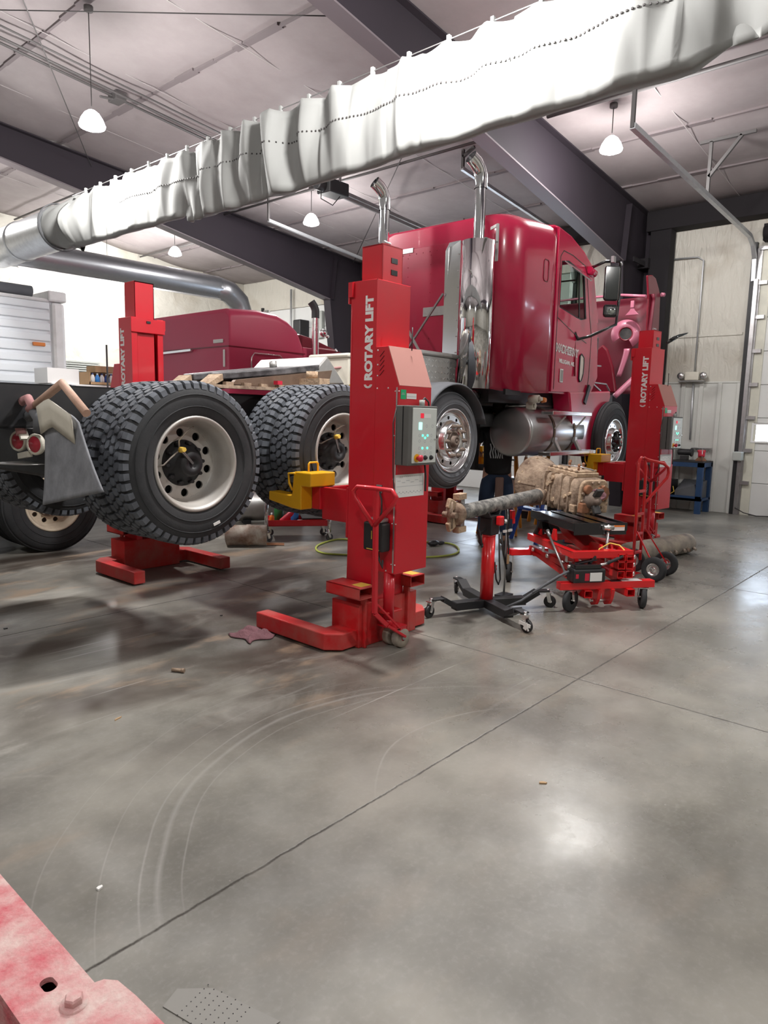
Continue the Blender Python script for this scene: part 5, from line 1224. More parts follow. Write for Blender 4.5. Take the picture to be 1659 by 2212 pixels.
k_=MB().cbox((.02,-.085,.745),(.06,.045,.075)).build('red_lock','jack_red',st,bevel=.01); MB().lathe([(.018,0),(.018,.02),(0,.022)],axT((.052,-.10,.74),(1,-.6,0)),n=6,smooth=False).build('lock_knob','zinc',k_)
MB().bar((-.05,.0,.68),(-.19,-.02,.655),.012,.012).bar((-.19,-.02,.69),(-.15,-.03,.565),.02,.016,(1,0,0)).cyl((-.17,-.05,.555),(-.14,-.03,.57),.01,n=8).build('crank','black_plastic',st)
MB().tube([(.055,-.03,.40),(.055,-.05,.26),(.085,-.055,.215),(.12,-.05,.25),(.125,-.03,.40),(.12,-.02,.62)],.007,n=8,flat=1).build('strap','black_plastic',st)
MB().cyl((.05,0,.33),(.11,0,.33),.02,n=12).bar((.06,0,.26),(.12,0,.36),.018,.018).build('side_peg','jack_red',st)
legs=((-.27,-.51,0),(.47,-.30,0),(-.47,.20,0),(.29,.50,0))
for (x,y,_) in legs:
    d=Vector((x,y,0)); Ld=d.length; d.normalize(); e=d*(Ld-.10); e2=d*(Ld+.0)
    m=MB(); m.bar((0,0,.072),(e.x*.74,e.y*.74,.072),.085,.065).bar((e.x*.72,e.y*.72,.07),(e.x,e.y,.138),.082,.04).bar((e.x,e.y,.142),(e2.x,e2.y,.142),.07,.014); m.build('leg','black_frame',st,bevel=.004)
    caster(st,e2.x,e2.y,.050,.136,(math.degrees(math.atan2(y,x))+ (20 if x<0 else -35)),w=.026,m='black_plastic',plate='zinc',lock=(y<0 and x<0) or (x<0))
# clamps and straps hanging between stand and jack
hg=thing('hanging_straps','tangle of black straps and clamps hanging beside the red stand','strap',frame(5.02,3.02,0,0))
MB().tube([(0,0,.80),(.02,0,.62),(.03,-.02,.45),(.0,-.03,.33),(.03,0,.30),(.06,.02,.45),(.05,0,.70),(.03,0,.82)],.007,n=6).tube([(.05,.04,.78),(.10,.05,.60),(.07,.05,.45),(.09,.06,.38)],.006,n=6).tube([(-.04,.02,.6),(-.02,.0,.42),(.01,-.02,.28)],.009,n=6).build('strap','black_plastic',hg)
MB().box(-.03,.10,-.005,.01,.595,.615).build('buckle','label_white',hg)
MB().box(-.012,.012,-.04,-.03,.33,.41).build('wooden_toggle','cardboard',hg)
MB().box(.09,.14,.0,.04,.70,.77).box(.10,.13,-.01,.0,.66,.70).build('red_clamp','jack_red',hg)
MB().cyl((.05,.02,.05),(.05,.02,.86),.009,n=8).build('hook_rod','steel',hg)
MB().box(-.02,.12,-.03,.07,0,.05).build('rod_foot','black_plastic',hg)
# ================================================================ HAND TRUCK
ht=thing('hand_truck','bright red two-wheeled hand truck with looped handle in front of the right lift','hand truck',frame(6.90,2.60,0,-3))
m=MB(); m.tube([(-.10,0,.04),(-.105,.0,.6),(-.115,.01,1.12),(-.10,.01,1.17),(-.07,.005,1.195),(-.03,-.0,1.19)],.0155,n=10).tube([(.06,0,.15),(.055,0,.6),(.035,0,1.10),(.0,.0,1.18),(-.04,0,1.195),(.03,-.02,1.17),(.26,-.08,1.13),(.34,-.10,1.09),(.36,-.10,1.03),(.34,-.095,.98),(.10,-.02,.77),(.055,0,.72)],.0155,n=10)
m.build('frame_tube','jack_red',ht)
for z in (.24,.43,.63,.86): MB().box(-.10,.06,-.012,.012,z-.014,z+.014).build('cross_bar','jack_red',ht,bevel=.003)
MB().box(-.145,-.10,-.03,.16,.005,.20).box(-.145,.10,0,.18,.003,.010).build('toe_plate','jack_red',ht)
for s,x in ((0,-.095),(1,.20)):
    MB().bar((x*.6+(.0 if s else -.03),-.01,.46),(x,-.22,.125),.012,.012).build('wheel_brace','jack_red',ht)
def ptyre(parent,x,y,r,w=.07):
    o=MB().lathe([(r*.5,-w*.4),(r*.55,-w/2),(r*.85,-w/2),(r*.97,-w*.33),(r,-w*.15),(r,w*.15),(r*.97,w*.33),(r*.85,w/2),(r*.55,w/2),(r*.5,w*.4)],axT((x,y,r),(1,0,0)),n=36).build('wheel','rubber',parent)
    MB().lathe([(r*.52,w*.42),(r*.48,w*.44),(r*.42,w*.25),(r*.2,w*.15),(r*.14,w*.3),(r*.08,w*.3),(0,w*.2)],axT((x,y,r),(-1,0,0)),n=28).build('wheel_hub','zinc',o)
ptyre(ht,-.16,-.24,.122); ptyre(ht,.22,-.20,.122); ptyre(ht,.13,.10,.122,.05)
MB().cyl((-.2,-.22,.122),(.25,-.22,.122),.01,n=8).build('axle','steel',ht)
# ================================================================ THINGS LYING ON THE FLOOR
cy=thing('exhaust_filter_cylinder','dust-covered grey metal cylinder lying on the floor behind the hand truck','cylinder',axT((7.35,2.90,.118),(1.27,-.26,0)))
MB().lathe([(0,-.005),(.09,0),(.112,.02),(.116,.06),(.116,1.22),(.11,1.26),(.08,1.29),(0,1.30)],n=36).build('shell','dusty_cyl',cy)
MB().cyl((0,.10,.50),(0,.16,.50),.008,n=8).cyl((-.02,.15,.50),(.02,.165,.50),.012,n=8).build('valve','steel',cy)
for k,z in enumerate((.55,.68,.80,.98,1.06,1.20)): MB().cyl((-.10,-.03,z),(-.15,-.05,z-.02),.016,n=8).build('threaded_boss','rusty_can',cy)
ct=thing('catalyst_can','rusty open-ended exhaust can lying on the floor under the rearmost wheel','exhaust can',axT((4.80,6.62,.125),(.42,-.38,0)))
MB().lathe([(.06,-.02),(.12,.0),(.12,.22),(.127,.225),(.127,.27),(.12,.275),(.12,.46),(.112,.46),(.112,.30),(0,.30)],n=32).build('shell','rusty_can',ct)
MB().bar((.0,-.10,.40),(.02,-.11,.66),.03,.02).build('tail_bracket','rusty',ct)
tn=thing('air_tank','dull grey air tank lying on the floor beyond the rolling tray','tank',axT((5.85,8.05,.26),(.8,-.45,0)))
MB().lathe([(0,-.05),(.15,-.03),(.23,.02),(.24,.06),(.24,1.0),(.22,1.06),(0,1.1)],n=32).build('shell','dull_alu',tn)
MB().box(-.2,.2,-.26,-.20,.2,.3).box(-.2,.2,-.26,-.20,.75,.85).build('cradle','black_frame',tn)
# rolling tray with bottles
TC=frame(5.62,6.30,0,-37)
cr=thing('rolling_tray_cart','red rolling tray cart with chrome posts holding bottles behind the yellow fork','cart',TC)
MB().box(-.36,.36,0,.42,.185,.195).box(-.36,.36,0,.01,.185,.26).box(-.36,.36,.41,.42,.185,.26).box(-.36,-.35,0,.42,.185,.26).box(.35,.36,0,.42,.185,.26).build('tray','lift_red',cr,bevel=.003)
MB().cyl((-.385,0,.1),(-.385,0,.56),.022,n=14).sphere((-.385,0,.57),.024).build('post','chrome_worn',cr)
MB().cyl((.385,0,.1),(.385,0,.33),.022,n=14).build('post','chrome_worn',cr)
MB().box(.05,.34,.03,.38,.265,.28).build('tray_insert','black_plastic',cr)
for x,y in ((-.37,.0),(.37,.0),(-.34,.40),(.34,.40)): caster(cr,x,y,.045,.185 if y else .11,20,m='rubber_grey',plate='zinc')
def bottle(name,label,x,y,z,r,h,m_,cap,tilt=(0,0,1),mat2=None):
    t=thing(name,label,'bottle',TC@axT((x,y,z),tilt),'bottles in the rolling tray')
    MB().lathe([(0,0),(r*.95,0),(r,.01),(r,h*.62),(r*.8,h*.74),(r*.35,h*.82),(r*.35,h*.86)],n=20).build('bottle_body',m_,t)
    MB().lathe([(r*.42,h*.84),(r*.42,h),(0,h)],n=14).build('bottle_cap',cap,t); return t
bottle('spray_bottle','red and white bottle leaning in the rolling tray',-.20,.12,.225,.035,.24,'red_plastic','white_plastic',(.7,0,.6))
bottle('small_bottle','small white-topped orange bottle at the left end of the rolling tray',-.315,.10,.198,.030,.14,'label_orange','white_plastic')
bottle('oil_bottle','dark green bottle behind the leaning bottle in the tray',-.22,.30,.198,.06,.26,'green_plastic','green_plastic')
bottle('oil_bottle','blue bottle in the rolling tray beneath the yellow fork',-.02,.30,.198,.05,.22,'blue_plastic','blue_plastic')
bottle('clear_bottle','pale small bottle lying beside the tray insert',.0,.10,.225,.025,.15,'white_plastic','white_plastic',(1,.2,.1))
# hoses, rags, bits
def closed_hose(c,rx,ry,a): 
    return [(c[0]+rx*math.cos(t)*math.cos(a)-ry*math.sin(t)*math.sin(a),c[1]+rx*math.cos(t)*math.sin(a)+ry*math.sin(t)*math.cos(a),.012) for t in [2*PI*k/60 for k in range(60)]]
hpts=[gz(780,1168,.012),gz(730,1165,.012),gz(690,1176,.012),gz(683,1187,.012),gz(700,1195,.012),gz(740,1198,.012),gz(800,1200,.012),gz(860,1203,.012),gz(930,1203,.012),gz(975,1198,.012),gz(991,1190,.012),gz(985,1179,.012),gz(965,1173,.012),gz(935,1172,.012),gz(880,1168,.012)]
def smooth(P,n=6):
    out=[]
    for i in range(len(P)-1):
        p0=P[max(i-1,0)];p1=P[i];p2=P[i+1];p3=P[min(i+2,len(P)-1)]
        for k in range(n):
            t=k/n; out.append(.5*((2*p1)+(p2-p0)*t+(2*p0-5*p1+4*p2-p3)*t*t+(3*p1-p0-3*p2+p3)*t**3))
    out.append(P[-1]); return out
tag(MB().tube(smooth(hpts),.011,n=8).build('air_hose','hose_lime'),'lime yellow air hose looped on the floor behind the nearest lift','hose')
tag(MB().sphere((6.62,4.98,.035),.07,12,8,(1.3,.8,.5)).sphere((6.72,4.94,.03),.04,10,6,(1.6,.8,.6)).build('air_tool','black_plastic'),'small black air tool at the end of the lime hose','tool')
def ragmesh(cx,cy,sx,sy,h,seed):
    def f(u,v):
        e=min(u,1-u,v,1-v)
        x=cx+(u-.5)*sx*(1+.15*math.sin(9*v+seed)); y=cy+(v-.5)*sy*(1+.2*math.sin(8*u+seed*2))
        return (x,y,.006+h*(abs(math.sin(7*u+3*v+seed))*abs(math.cos(6*v-2*u))+.5*abs(math.sin(17*u*v+seed))+.35*abs(math.sin(23*u+11*v)))*min(1,e*5))
    return f
tag(MB().grid(ragmesh(2.93,3.76,.22,.26,.028,1.3),26,26).build('shop_rag','rag',solid=.003),'crumpled dull red rag on the floor at the tip of the nearest lift leg','rag')
bl=thing('loose_bolt','short tan bolt lying alone on the stained floor','bolt',frame(2.17,3.55,0,-60)); MB().cyl((0,0,.014),(.07,0,.014),.011,n=10).cyl((.062,0,.014),(.08,0,.014),.0145,n=6).build('shank','cast_tan',bl)
def debris(px,py,lx,w,ang,m_,label):
    p=gz(px,py,0); tag(MB(T=frame(p.x,p.y,0,ang)).prism([(-lx/2,-w/2),(lx*.3,-w*.6),(lx/2,0),(0,w/2),(-lx*.4,w*.4)],'z',0,.006).build('floor_scrap',m_),label,'scrap')
debris(255,1553,.05,.008,20,'cardboard','thin pale splinter on the open floor at the left'); debris(1173,1692,.035,.012,-50,'cardboard','small curled brown leaf scrap on the open floor'); debris(215,1919,.022,.013,20,'label_white','small pale chip on the floor above the foreground bumper')
debris(12,1358,.03,.02,0,'black_plastic','small black crumb at the far left edge of the floor'); debris(478,1330,.02,.015,0,'black_plastic','small black crumb left of the nearest lift foot'); debris(1270,1586,.02,.012,0,'black_plastic','small dark chip on the floor right of the joint crossing') if False else None
# perforated mat at the bottom edge
g0=[gz(375,2140,0),gz(560,2212,0)]
pmx=thing('perforated_mat','thin grey perforated mat flush on the floor at the bottom left','mat',frame(gz(425,2190,0).x,gz(425,2190,0).y,0,12))
MB().prism([(-.03,-.16),(.09,-.20),(.08,.02),(.03,.10),(-.03,.09)],'z',.0005,.0025).build('mat_sheet','mat_grey',pmx)
m=MB()
for i in range(9):
    for j in range(9):
        x=-.05+i*.016+(.004 if j%2 else 0); y=-.13+j*.024
        if -.04<x<.09 and -.12<y<.06: m.cyl((x,y,.0025),(x,y,.003),.0018,n=8)
m.build('holes','black_gloss',pmx)['kind']='stuff'
# ================================================================ WORKBENCH
wb=thing('workbench','blue steel workbench against the end wall below the emergency light','workbench',frame(12.40,3.68,0,0))
MB().box(0,.54,0,1.0,.875,.90).build('bench_top','black_frame',wb,bevel=.004)
for x,y in ((.0,.0),(.46,.0),(.0,.90),(.46,.90)): MB().box(x,x+.075,y,y+.09,0,.875).build('leg','bench_blue',wb)
MB().box(.0,.54,.0,.03,.80,.875).box(0,.03,0,1,.80,.875).build('apron','bench_blue',wb); MB().box(0,.54,0,1,.22,.26).box(0,.02,0,1,.22,.30).build('lower_shelf','bench_blue',wb)
vs_=thing('bench_vise','red bench vise on the end of the blue workbench','vise',frame(12.62,3.79,.90,200))
MB().lathe([(0,0),(.09,0),(.09,.02),(.05,.06),(.05,.08)],n=20).build('vise_base','rusty',vs_)
MB().box(-.09,.05,-.05,.05,.07,.17).box(-.02,.05,-.065,.065,.15,.19).build('fixed_jaw','red_plastic',vs_,bevel=.012)
MB().box(.08,.17,-.05,.05,.08,.18).cyl((.17,0,.11),(.24,0,.11),.02).build('moving_jaw','red_plastic',vs_,bevel=.012); MB().cyl((.23,.0,.22),(.23,.0,.02),.007,n=8).build('vise_handle','steel',vs_)
def simple(name,label,cat,m_,fn,bev=.006):
    o=MB(); fn(o); return tag(o.build(name,m_,bevel=bev),label,cat)
simple('parts_box','grey metal box standing on the blue bench behind the right lift','box','wall_box_grey',lambda o:o.box(12.55,12.85,4.22,4.48,.90,1.22))
simple('bench_grinder','dark bench grinder beside the grey box on the blue bench','grinder','black_plastic',lambda o:(o.box(12.60,12.72,4.02,4.14,.90,.98),o.cyl((12.66,3.98,1.04),(12.66,4.19,1.04),.055),o.cyl((12.66,3.95,1.04),(12.66,3.98,1.04),.075)))
simple('tool_rail','narrow wall rail of tools above the red vise','tool rail','steel',lambda o:(o.box(12.88,12.95,3.72,4.05,1.10,1.12),[o.cyl((12.90,3.74+k*.05,1.10),(12.90,3.74+k*.05,1.04),.008,n=6) for k in range(7)]))
simple('black_crate','black open crate on the lower bench shelf','crate','black_plastic',lambda o:(o.box(12.45,12.80,4.2,4.5,.26,.28),o.box(12.45,12.80,4.2,4.22,.26,.55),o.box(12.45,12.80,4.48,4.5,.26,.55),o.box(12.78,12.80,4.2,4.5,.26,.55)))
simple('parts_bin','dark slanted parts bin on the lower bench shelf at its near end','bin','rubber_grey',lambda o:o._add([(12.42,3.72,.26),(12.85,3.72,.26),(12.85,4.12,.26),(12.42,4.12,.26),(12.42,3.80,.50),(12.85,3.72,.56),(12.85,4.12,.56),(12.42,4.12,.38)],[(0,3,2,1),(4,5,6,7),(0,1,5,4),(1,2,6,5),(2,3,7,6),(3,0,4,7)]))
simple('power_cord','yellow cord draped over the lower bench shelf','cord','decal_yellow',lambda o:o.tube([(12.40,4.15,.45),(12.385,4.12,.36),(12.385,4.20,.30),(12.39,4.28,.40),(12.385,4.22,.50)],.008,n=6))
simple('dark_drum','tall black drum standing behind the fork of the right lift','drum','black_frame',lambda o:o.cyl((9.05,4.55,0),(9.05,4.55,.88),.2,n=24))
simple('white_cabinet','low white cabinet behind the black drum','cabinet','white_plastic',lambda o:o.box(9.55,9.95,5.35,5.9,.12,.62))
simple('cabinet_plinth','dark plinth under the low white cabinet','plinth','black_frame',lambda o:o.box(9.58,9.92,5.38,5.87,0,.12))
# ================================================================ LADDERS
la=thing('step_ladder','orange fibreglass stepladder standing open beyond the mechanic','ladder',frame(8.25,5.05,0,25))
for s in (-.22,.22): MB().bar((-.42,s*1.15,0),(-.03,s*.7,1.18),.03,.065).build('front_rail','ladder_orange',la); MB().bar((.38,s*1.1,0),(.03,s*.7,1.18),.03,.04).build('rear_rail','ladder_orange',la)
MB().box(-.09,.09,-.19,.19,1.17,1.25).build('ladder_top','yellow',la,bevel=.02)
for k in range(4): z=.25+k*.25; f_=z/1.18; MB().box(-.42+.39*f_-.04,-.42+.39*f_+.04,-.22*(1.15-.45*f_),.22*(1.15-.45*f_),z-.015,z+.01).build('step','dull_alu',la)
MB().box(-.14,.12,-.2,.2,1.14,1.165).build('tool_tray','black_plastic',la)
lb=thing('extension_ladder','thin yellow ladder rail leaning behind the mechanic','ladder',frame(9.15,5.0,0,-40))
for s in (0,.3): MB().bar((0,s,0),(.18,s,1.30),.03,.05).build('rail','ladder_orange',lb)
for k in range(4): MB().cyl((.04+.038*k*1.1,0,.28+k*.28),(.04+.038*k*1.1,.3,.28+k*.28),.013,n=8).build('rung','dull_alu',lb)
lc=thing('blue_stepladder','blue steel step stool beneath the driveshaft and gearbox','ladder',frame(7.95,4.30,0,-20))
for s in (-.2,.2): MB().bar((-.25,s*1.2,0),(-.03,s*.8,.85),.03,.05).build('front_leg','ladder_blue',lc); MB().bar((.25,s*1.2,0),(.03,s*.8,.85),.03,.04).build('rear_leg','ladder_blue',lc)
MB().box(-.12,.12,-.18,.18,.85,.88).box(-.2,-.06,-.2,.2,.40,.43).build('step','ladder_blue',lc)
# ================================================================ MECHANIC
def skin(name,V,E,Rr,m_,parent,sub=2):
    me=bpy.data.meshes.new(name); me.from_pydata(V,E,[]); me.materials.append(MT[m_]); o=bpy.data.objects.new(name,me); COL.objects.link(o); o.parent=parent
    s=o.modifiers.new('skin','SKIN'); s.use_smooth_shade=True; d=me.skin_vertices[0].data if me.skin_vertices else None
    if d is None: return o
    for i,r in enumerate(Rr): d[i].radius=r if isinstance(r,tuple) else (r,r)
    d[0].use_root=True
    q=o.modifiers.new('sub','SUBSURF'); q.levels=sub; q.render_levels=sub; return o
# local: x forward (he faces away from the camera), y left, z up
pr=thing('person','mechanic in black t-shirt with flag print and jeans standing under the raised truck','person',frame(7.17,4.47,0,40))
V=[(0,0,.97),(0,0,1.12),(0,0,1.28),(.0,0,1.42),(.01,0,1.50),(.03,0,1.60),(.04,0,1.69),
   (0,.19,1.43),(.02,.26,1.20),(.22,.22,1.12),(.30,.18,1.11),(0,-.19,1.43),(.02,-.26,1.20),(.22,-.22,1.12),(.30,-.18,1.11),
   (0,.10,.93),(.01,.12,.50),(-.02,.13,.09),(.12,.14,.04),(0,-.10,.93),(.01,-.12,.50),(-.02,-.13,.09),(.12,-.14,.04)]
E_=[(0,1),(1,2),(2,3),(3,4),(4,5),(5,6),(3,7),(7,8),(8,9),(9,10),(3,11),(11,12),(12,13),(13,14),(0,15),(15,16),(16,17),(17,18),(0,19),(19,20),(20,21),(21,22)]
Rd=[(.10,.13),(.10,.13),(.11,.14),(.09,.12),(.06,.06),(.09,.085),(.08,.07),.055,.042,.032,.03,.055,.042,.032,.03,.09,.065,.045,.04,.09,.065,.045,.04]
body=skin('body',V,E_,Rd,'skin',pr)
for s in (1,-1):
    for k,(dy,ln) in enumerate(((.03,.05),(.012,.06),(-.008,.056),(-.026,.045),)):
        skin('finger',[(.30,s*.18+dy*.8,1.11),(.33,s*.18+dy,1.105),(.33+ln*.6,s*.18+dy,1.09),(.33+ln*.8,s*.18+dy,1.06)],[(0,1),(1,2),(2,3)],[.012,.010,.009,.007],'skin',body,1)
    skin('thumb',[(.29,s*.16,1.12),(.31,s*.13,1.13),(.335,s*.12,1.12)],[(0,1),(1,2)],[.013,.011,.009],'skin',body,1)
V2=[(0,0,.86),(0,0,.92),(0,0,1.08),(0,0,1.28),(.0,0,1.42),(.005,0,1.49),(0,.20,1.43),(.02,.255,1.24),(0,-.20,1.43),(.02,-.255,1.24)]
skin('t_shirt',V2,[(0,1),(1,2),(2,3),(3,4),(4,5),(4,6),(6,7),(4,8),(8,9)],[(.145,.18),(.145,.18),(.145,.185),(.15,.19),(.13,.16),(.07,.07),.078,.072,.078,.072],'shirt_black',pr)
V3=[(0,0,1.0),(0,0,.92),(0,.10,.86),(.01,.125,.50),(-.02,.135,.12),(0,-.10,.86),(.01,-.125,.50),(-.02,-.135,.12)]
skin('jeans',V3,[(0,1),(1,2),(2,3),(3,4),(1,5),(5,6),(6,7)],[(.13,.16),(.135,.17),.118,.095,.08,.118,.095,.08],'jeans',pr)
for s in (1,-1): MB().sphere((.06,s*.135,.05),.06,14,8,(2.1,.95,.85)).build('boot','boot',pr)
MB().sphere((.03,0,1.67),.105,18,12,(.95,.85,1.15)).build('hair','hair',pr)
f=MB()
bk=lambda y:-.156*math.sqrt(max(.05,1-(y/.20)**2))-.008
for k in range(6):
    f.grid(lambda u,v,k=k:(bk(-.04+.028*k+.014*u),-.04+.028*k+.014*u+.006*math.sin(v*9+k),1.08+.17*v),2,12)
f.grid(lambda u,v:(bk(-.05+.09*u),-.05+.09*u,1.27+.06*v),6,3); f.build('flag_print','print_grey',pr,solid=.002)
MB().box(-.175,-.14,-.06,.04,.55,.86).build('leather_apron_strip','apron',pr,bevel=.02)
# ================================================================ FOREGROUND BUMPER (very near, lower left)
fb=thing('truck_bumper','dust-caked red steel bumper bar with slot and hex bolt in the near lower left corner','bumper',frame(0,0,.75))
def ring(out,inn,z0,z1):
    n=len(out); m=MB(); vs=[(x,y,z) for z in (z0,z1) for x,y in out]+[(x,y,z) for z in (z0,z1) for x,y in inn]; F=[]
    for i in range(n):
        j=(i+1)%n; a,b_,c,d=i,j,i+n,j+n; e,f_,g,h=i+2*n,j+2*n,i+3*n,j+3*n
        F+=[(c,d,h,g),(a,e,f_,b_),(a,b_,d,c),(e,g,h,f_)]
    m._add(vs,F); return m
slc=(.352,.905); out=[];inn=[]
for k in range(24):
    a=2*PI*k/24; c,s=math.cos(a),math.sin(a); q=max(abs(c),abs(s))/.048; out.append((.3485+c/q*1.0,.905+s/q))
    inn.append((slc[0]+.0095*c+ (0),slc[1]+.0085*s+(.0055 if s>0 else -.0055)))
m=ring(out,inn,-.008,0); m.box(.3005,.3965,.953,2.6,-.008,0).box(.3005,.3965,.10,.857,-.008,0)
m.prism([(.3965,.862),(.408,.858),(.420,.842),(.424,.80),(.430,.60),(.3965,.60)],'z',-.008,0)
m.build('bar_face','fg_red',fb)
MB().box(.3005,.310,.10,2.6,-.12,-.008).box(.388,.3965,.10,2.6,-.12,-.008).build('bar_sides','fg_red',fb); MB().box(.31,.388,.1,2.6,-.12,-.11).build('bar_inside','fg_dark',fb)
w_=MB().lathe([(0,.003),(.017,.003),(.0185,.0)],Matrix.Translation((.361,.848,0)),n=28).build('washer','fg_red',fb)
MB().lathe([(.0125,.003),(.0125,.010),(.0105,.0125),(0,.013)],Matrix.Translation((.361,.848,0)),n=6,smooth=False).build('hex_bolt','fg_red',fb)
MB().cyl((.355,1.24,0),(.355,1.24,.022),.022,.019,n=18).build('rubber_stop','cream',fb)
for (x,y,z) in ((.31,2.4,-.43),(.31,.2,-.43)): MB().box(x,x+.07,y-.04,y+.04,-.75,-.12).build('support_leg','fg_dark',fb)
# ================================================================ SECOND TRUCK
t2=thing('semi_truck','second crimson semi truck with low-roof sleeper parked on the floor behind the raised one','truck',frame(0,0,0))
secs=[]
prof=[(5.70,0,2.86,.10),(5.74,0,2.92,.12),(6.2,0,2.955,.12),(6.55,.0,2.94,.12),(6.75,.0,2.87,.12),(6.92,.01,2.77,.12),(7.02,.02,2.60,.12),(7.06,.03,2.44,.1)]
for x,i_,zt,r in prof: secs.append(rr_sec(x,7.78+i_,9.95-i_,1.15,zt,r))
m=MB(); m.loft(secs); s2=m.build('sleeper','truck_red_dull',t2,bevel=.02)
m=MB(); m.box(5.69,7.05,7.772,7.782,2.415,2.43).box(5.692,5.70,7.78,9.9,2.415,2.43); m.build('belt_line','truck_red_dark',s2)
MB().box(5.685,5.70,7.90,8.12,2.47,2.52).build('white_patch','label_white',s2,bevel=.01); MB().box(5.685,5.70,7.86,7.90,2.15,2.38).build('white_streak','label_white',s2,bevel=.01)
MB().bar((5.66,8.6,2.40),(5.66,9.6,2.38),.03,.03).build('rear_grab_rail','zinc',s2)
MB().tube([(6.05,7.76,2.1),(6.05,7.75,2.30),(6.10,7.75,2.36),(6.55,7.75,2.36),(6.62,7.75,2.30),(6.64,7.76,2.14)],.010,n=8).build('side_grab_rail','zinc',s2)
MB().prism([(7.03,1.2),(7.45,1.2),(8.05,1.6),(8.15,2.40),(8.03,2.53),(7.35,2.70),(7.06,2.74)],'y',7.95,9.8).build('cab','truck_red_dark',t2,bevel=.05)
MB().box(7.03,7.28,7.80,7.96,1.9,2.52).build('cab_corner','truck_red_dull',t2,bevel=.01)
MB().box(7.45,7.8,7.93,7.96,1.9,2.4).build('cab_window','glass_dark',t2)
s_=MB().tube([(7.2,7.72,1.2),(7.2,7.72,2.98)],.052,n=18,cap=False).build('exhaust_stack','chrome_worn',t2)
MB().tube([(7.2,7.72,2.95),(7.2,7.72,3.06),(7.18,7.73,3.12),(7.14,7.75,3.18)],.058,n=16,cap=False).build('curved_tip','black_frame',s_); MB().lathe([(.055,0),(0,0)],axT((7.15,7.745,3.165),(-.6,.2,.7)),n=16).build('tip_bore','black_gloss',s_)
MB().sphere((7.58,7.95,2.79),.06,14,10).sphere((7.62,7.9,2.74),.03,10,8).build('chrome_light','chrome',t2)
MB().bar((7.3,7.85,2.54),(7.7,7.8,2.53),.02,.02).sphere((7.71,7.8,2.53),.025).bar((7.5,7.86,2.42),(8.6,7.9,2.43),.012,.012).build('mirror_rod','zinc',t2)
for y in (8.35,9.15): MB().box(1.2,7.4,y,y+.08,.88,1.12).build('frame_rail','black_frame',t2)
for x in (3.24,1.92,8.9):
    for y,nm in ((7.56,'tyre'),(7.89,'inner_tyre'),(9.55,'far_tyre')):
        if x>8 and nm=='inner_tyre': continue
        o=tyre(nm,t2,Matrix.Translation((x,y,.525)),Ro=.525,w=.28,drive=False,m='rubber')
        if nm=='tyre': rim_dish(o,'cream_rim','wheel_dirty',deep=.13)
    MB().cyl((x,7.7,.53),(x,9.7,.53),.07,n=12).build('axle','black_frame',t2)
def fend(x0,x1,y0,y1,z): 
    mm=MB(); S=[]
    for k in range(13):
        a=PI*k/12; S.append([(x0+(x1-x0)/2-(x1-x0)/2*math.cos(a),y,z+.20*math.sin(a)+d) for y,d in ((y0,-.03),(y0+.02,0),(y1,0),(y1,-.03))])
    mm.loft(S); return mm
fend(1.3,4.0,7.5,8.2,1.15).build('wheel_cover','black_frame',t2,bevel=.01)
MB().box(1.2,5.6,7.9,9.9,1.05,1.16).build('deck_plate','black_frame',t2,bevel=.01)
# ================================================================ TRAILER
tl=thing('box_trailer','white ribbed trailer parked at the far left behind the mud flap','trailer',frame(0,12.0,0))
MB().box(-6,5.36,.03,2.4,1.0,3.30).build('trailer_body','trailer_white',tl)
m=MB(); z=1.10
while z<3.2: m.box(-6,5.2,-.0,.035,z,z+.125); z+=.172
m.build('side_ribs','trailer_white',tl,bevel=.02)
MB().box(5.22,5.45,-.03,2.43,.95,3.30).build('corner_post','trailer_cap',tl,bevel=.06)
MB().box(5.16,5.47,-.06,2.46,3.30,3.47).box(-6,5.2,-.03,2.43,3.28,3.34).build('top_cap','trailer_cap',tl,bevel=.04)
MB().tube([(-6,.4,3.43),(0,.4,3.45),(4.2,.4,3.47)],.35,n=20,flat=.35).build('roof_cover','cream',tl)
MB().tube([(-6,.08,3.42),(1,.08,3.43),(4.95,.08,3.43)],[.075,.075,.09],n=14).build('tarp_roll','rubber_grey',tl)
MB().tube([(4.35,.02,3.38),(4.35,.02,3.62)],.05,n=12).sphere((4.35,.02,3.66),.06).build('roll_knob','wall_box_grey',tl)
MB().box(4.9,5.1,-.03,.02,2.56,2.62).build('marker_light','amber',tl,bevel=.012)
for x in (2.0,3.2): 
    for yy in (.1,1.9): MB().cyl((x,yy,.5),(x,yy+.3,.5),.5,n=28).build('trailer_wheel','rubber',tl)
MB().box(-5,5,.5,.7,.8,1.0).box(-5,5,1.7,1.9,.8,1.0).build('chassis','black_frame',tl)
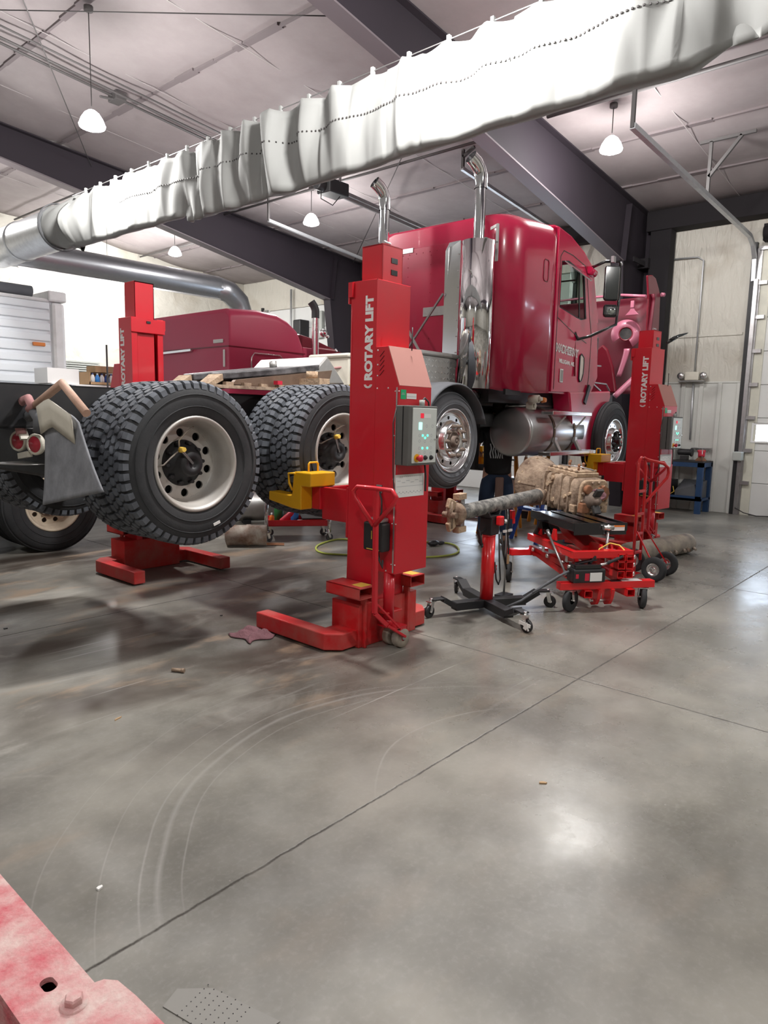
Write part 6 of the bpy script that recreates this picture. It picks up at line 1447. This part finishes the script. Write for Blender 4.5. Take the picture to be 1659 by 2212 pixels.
# white counter with boxes beyond the raised frame
p0=pY(150,800,10.6); p1=pY(262,806,10.6)
cn=thing('parts_counter','white counter behind the raised frame carrying cardboard boxes','counter',frame(0,0,0))
zt=pY(200,832,10.6).z
MB().box(p0.x-.3,p1.x+.8,10.5,11.1,0,zt).build('counter_body','white_plastic',cn,bevel=.01)
MB().box(p0.x-.35,p0.x+.12,10.55,11.0,zt,p0.z+.02).build('white_bin','white_plastic',cn)
a=pY(190,803,10.6); b_=pY(255,826,10.6)
def obox(name,label,x0,x1,y0,y1,z0,z1,m_='cardboard'):
    o=MB(); w=.012; o.box(x0,x1,y0,y1,z0,z0+w).box(x0,x0+w,y0,y1,z0,z1).box(x1-w,x1,y0,y1,z0,z1).box(x0,x1,y1-w,y1,z0,z1).box(x0,x1,y0,y0+w,z0,z0+.05); return tag(o.build(name,m_),label,'box')
obox('cardboard_box','open cardboard box of blue bottles on the white counter',a.x,b_.x,10.55,10.9,zt,a.z)
tag(MB().box(a.x+.12,b_.x-.03,10.6,10.9,a.z+.001,a.z+.10).build('cardboard_box','cardboard',bevel=.004),'flat closed cardboard box on top of the open one','box')
for k,(c,lab) in enumerate((('white_plastic','white bottle, leftmost in the open cardboard box'),('blue_plastic','light blue bottle second from left in the open cardboard box'),('white_plastic','white bottle in the middle of the open cardboard box'),('blue_dark','dark blue bottle in the open cardboard box'),('white_plastic','white bottle, rightmost in the open cardboard box'))):
    x=a.x+.07+k*.075; t=thing('jug',lab,'bottle',frame(x,10.60,zt+.013),'bottles in the open cardboard box'); MB().lathe([(0,0),(.035,0),(.036,.10),(.02,.14),(.012,.15)],n=14).build('jug_body',c,t); MB().lathe([(.014,.15),(.014,.17),(0,.17)],n=10).build('jug_cap','white_plastic' if c!='white_plastic' else 'blue_dark',t)
q=pY(230,745,10.3); tag(MB().cyl((q.x,10.3,.0),(q.x,10.3,q.z),.014,n=8).cyl((q.x,10.3,0),(q.x,10.3,.03),.12,n=16).build('marker_pole','pipe_dark'),'thin dark pole standing before the white wall left of the far lift','pole')
# ================================================================ WORLD + VIEW
w=bpy.data.worlds.new('world'); SC.world=w; w.use_nodes=True
bg=w.node_tree.nodes['Background']; bg.inputs[0].default_value=(.8,.88,1,1); bg.inputs[1].default_value=1.0
for (loc,rx,sx,sy,e) in (((WX-.25,8.6,2.2),90,3.8,1.6,160),((WX-.25,1.2,1.5),90,3.4,.5,90)):
    pass
SC.view_settings.view_transform='Standard'; SC.view_settings.look='None'; SC.view_settings.gamma=1; SC.view_settings.exposure=EXPO
SC.view_settings.use_curve_mapping=False
bpy.context.view_layer.update()
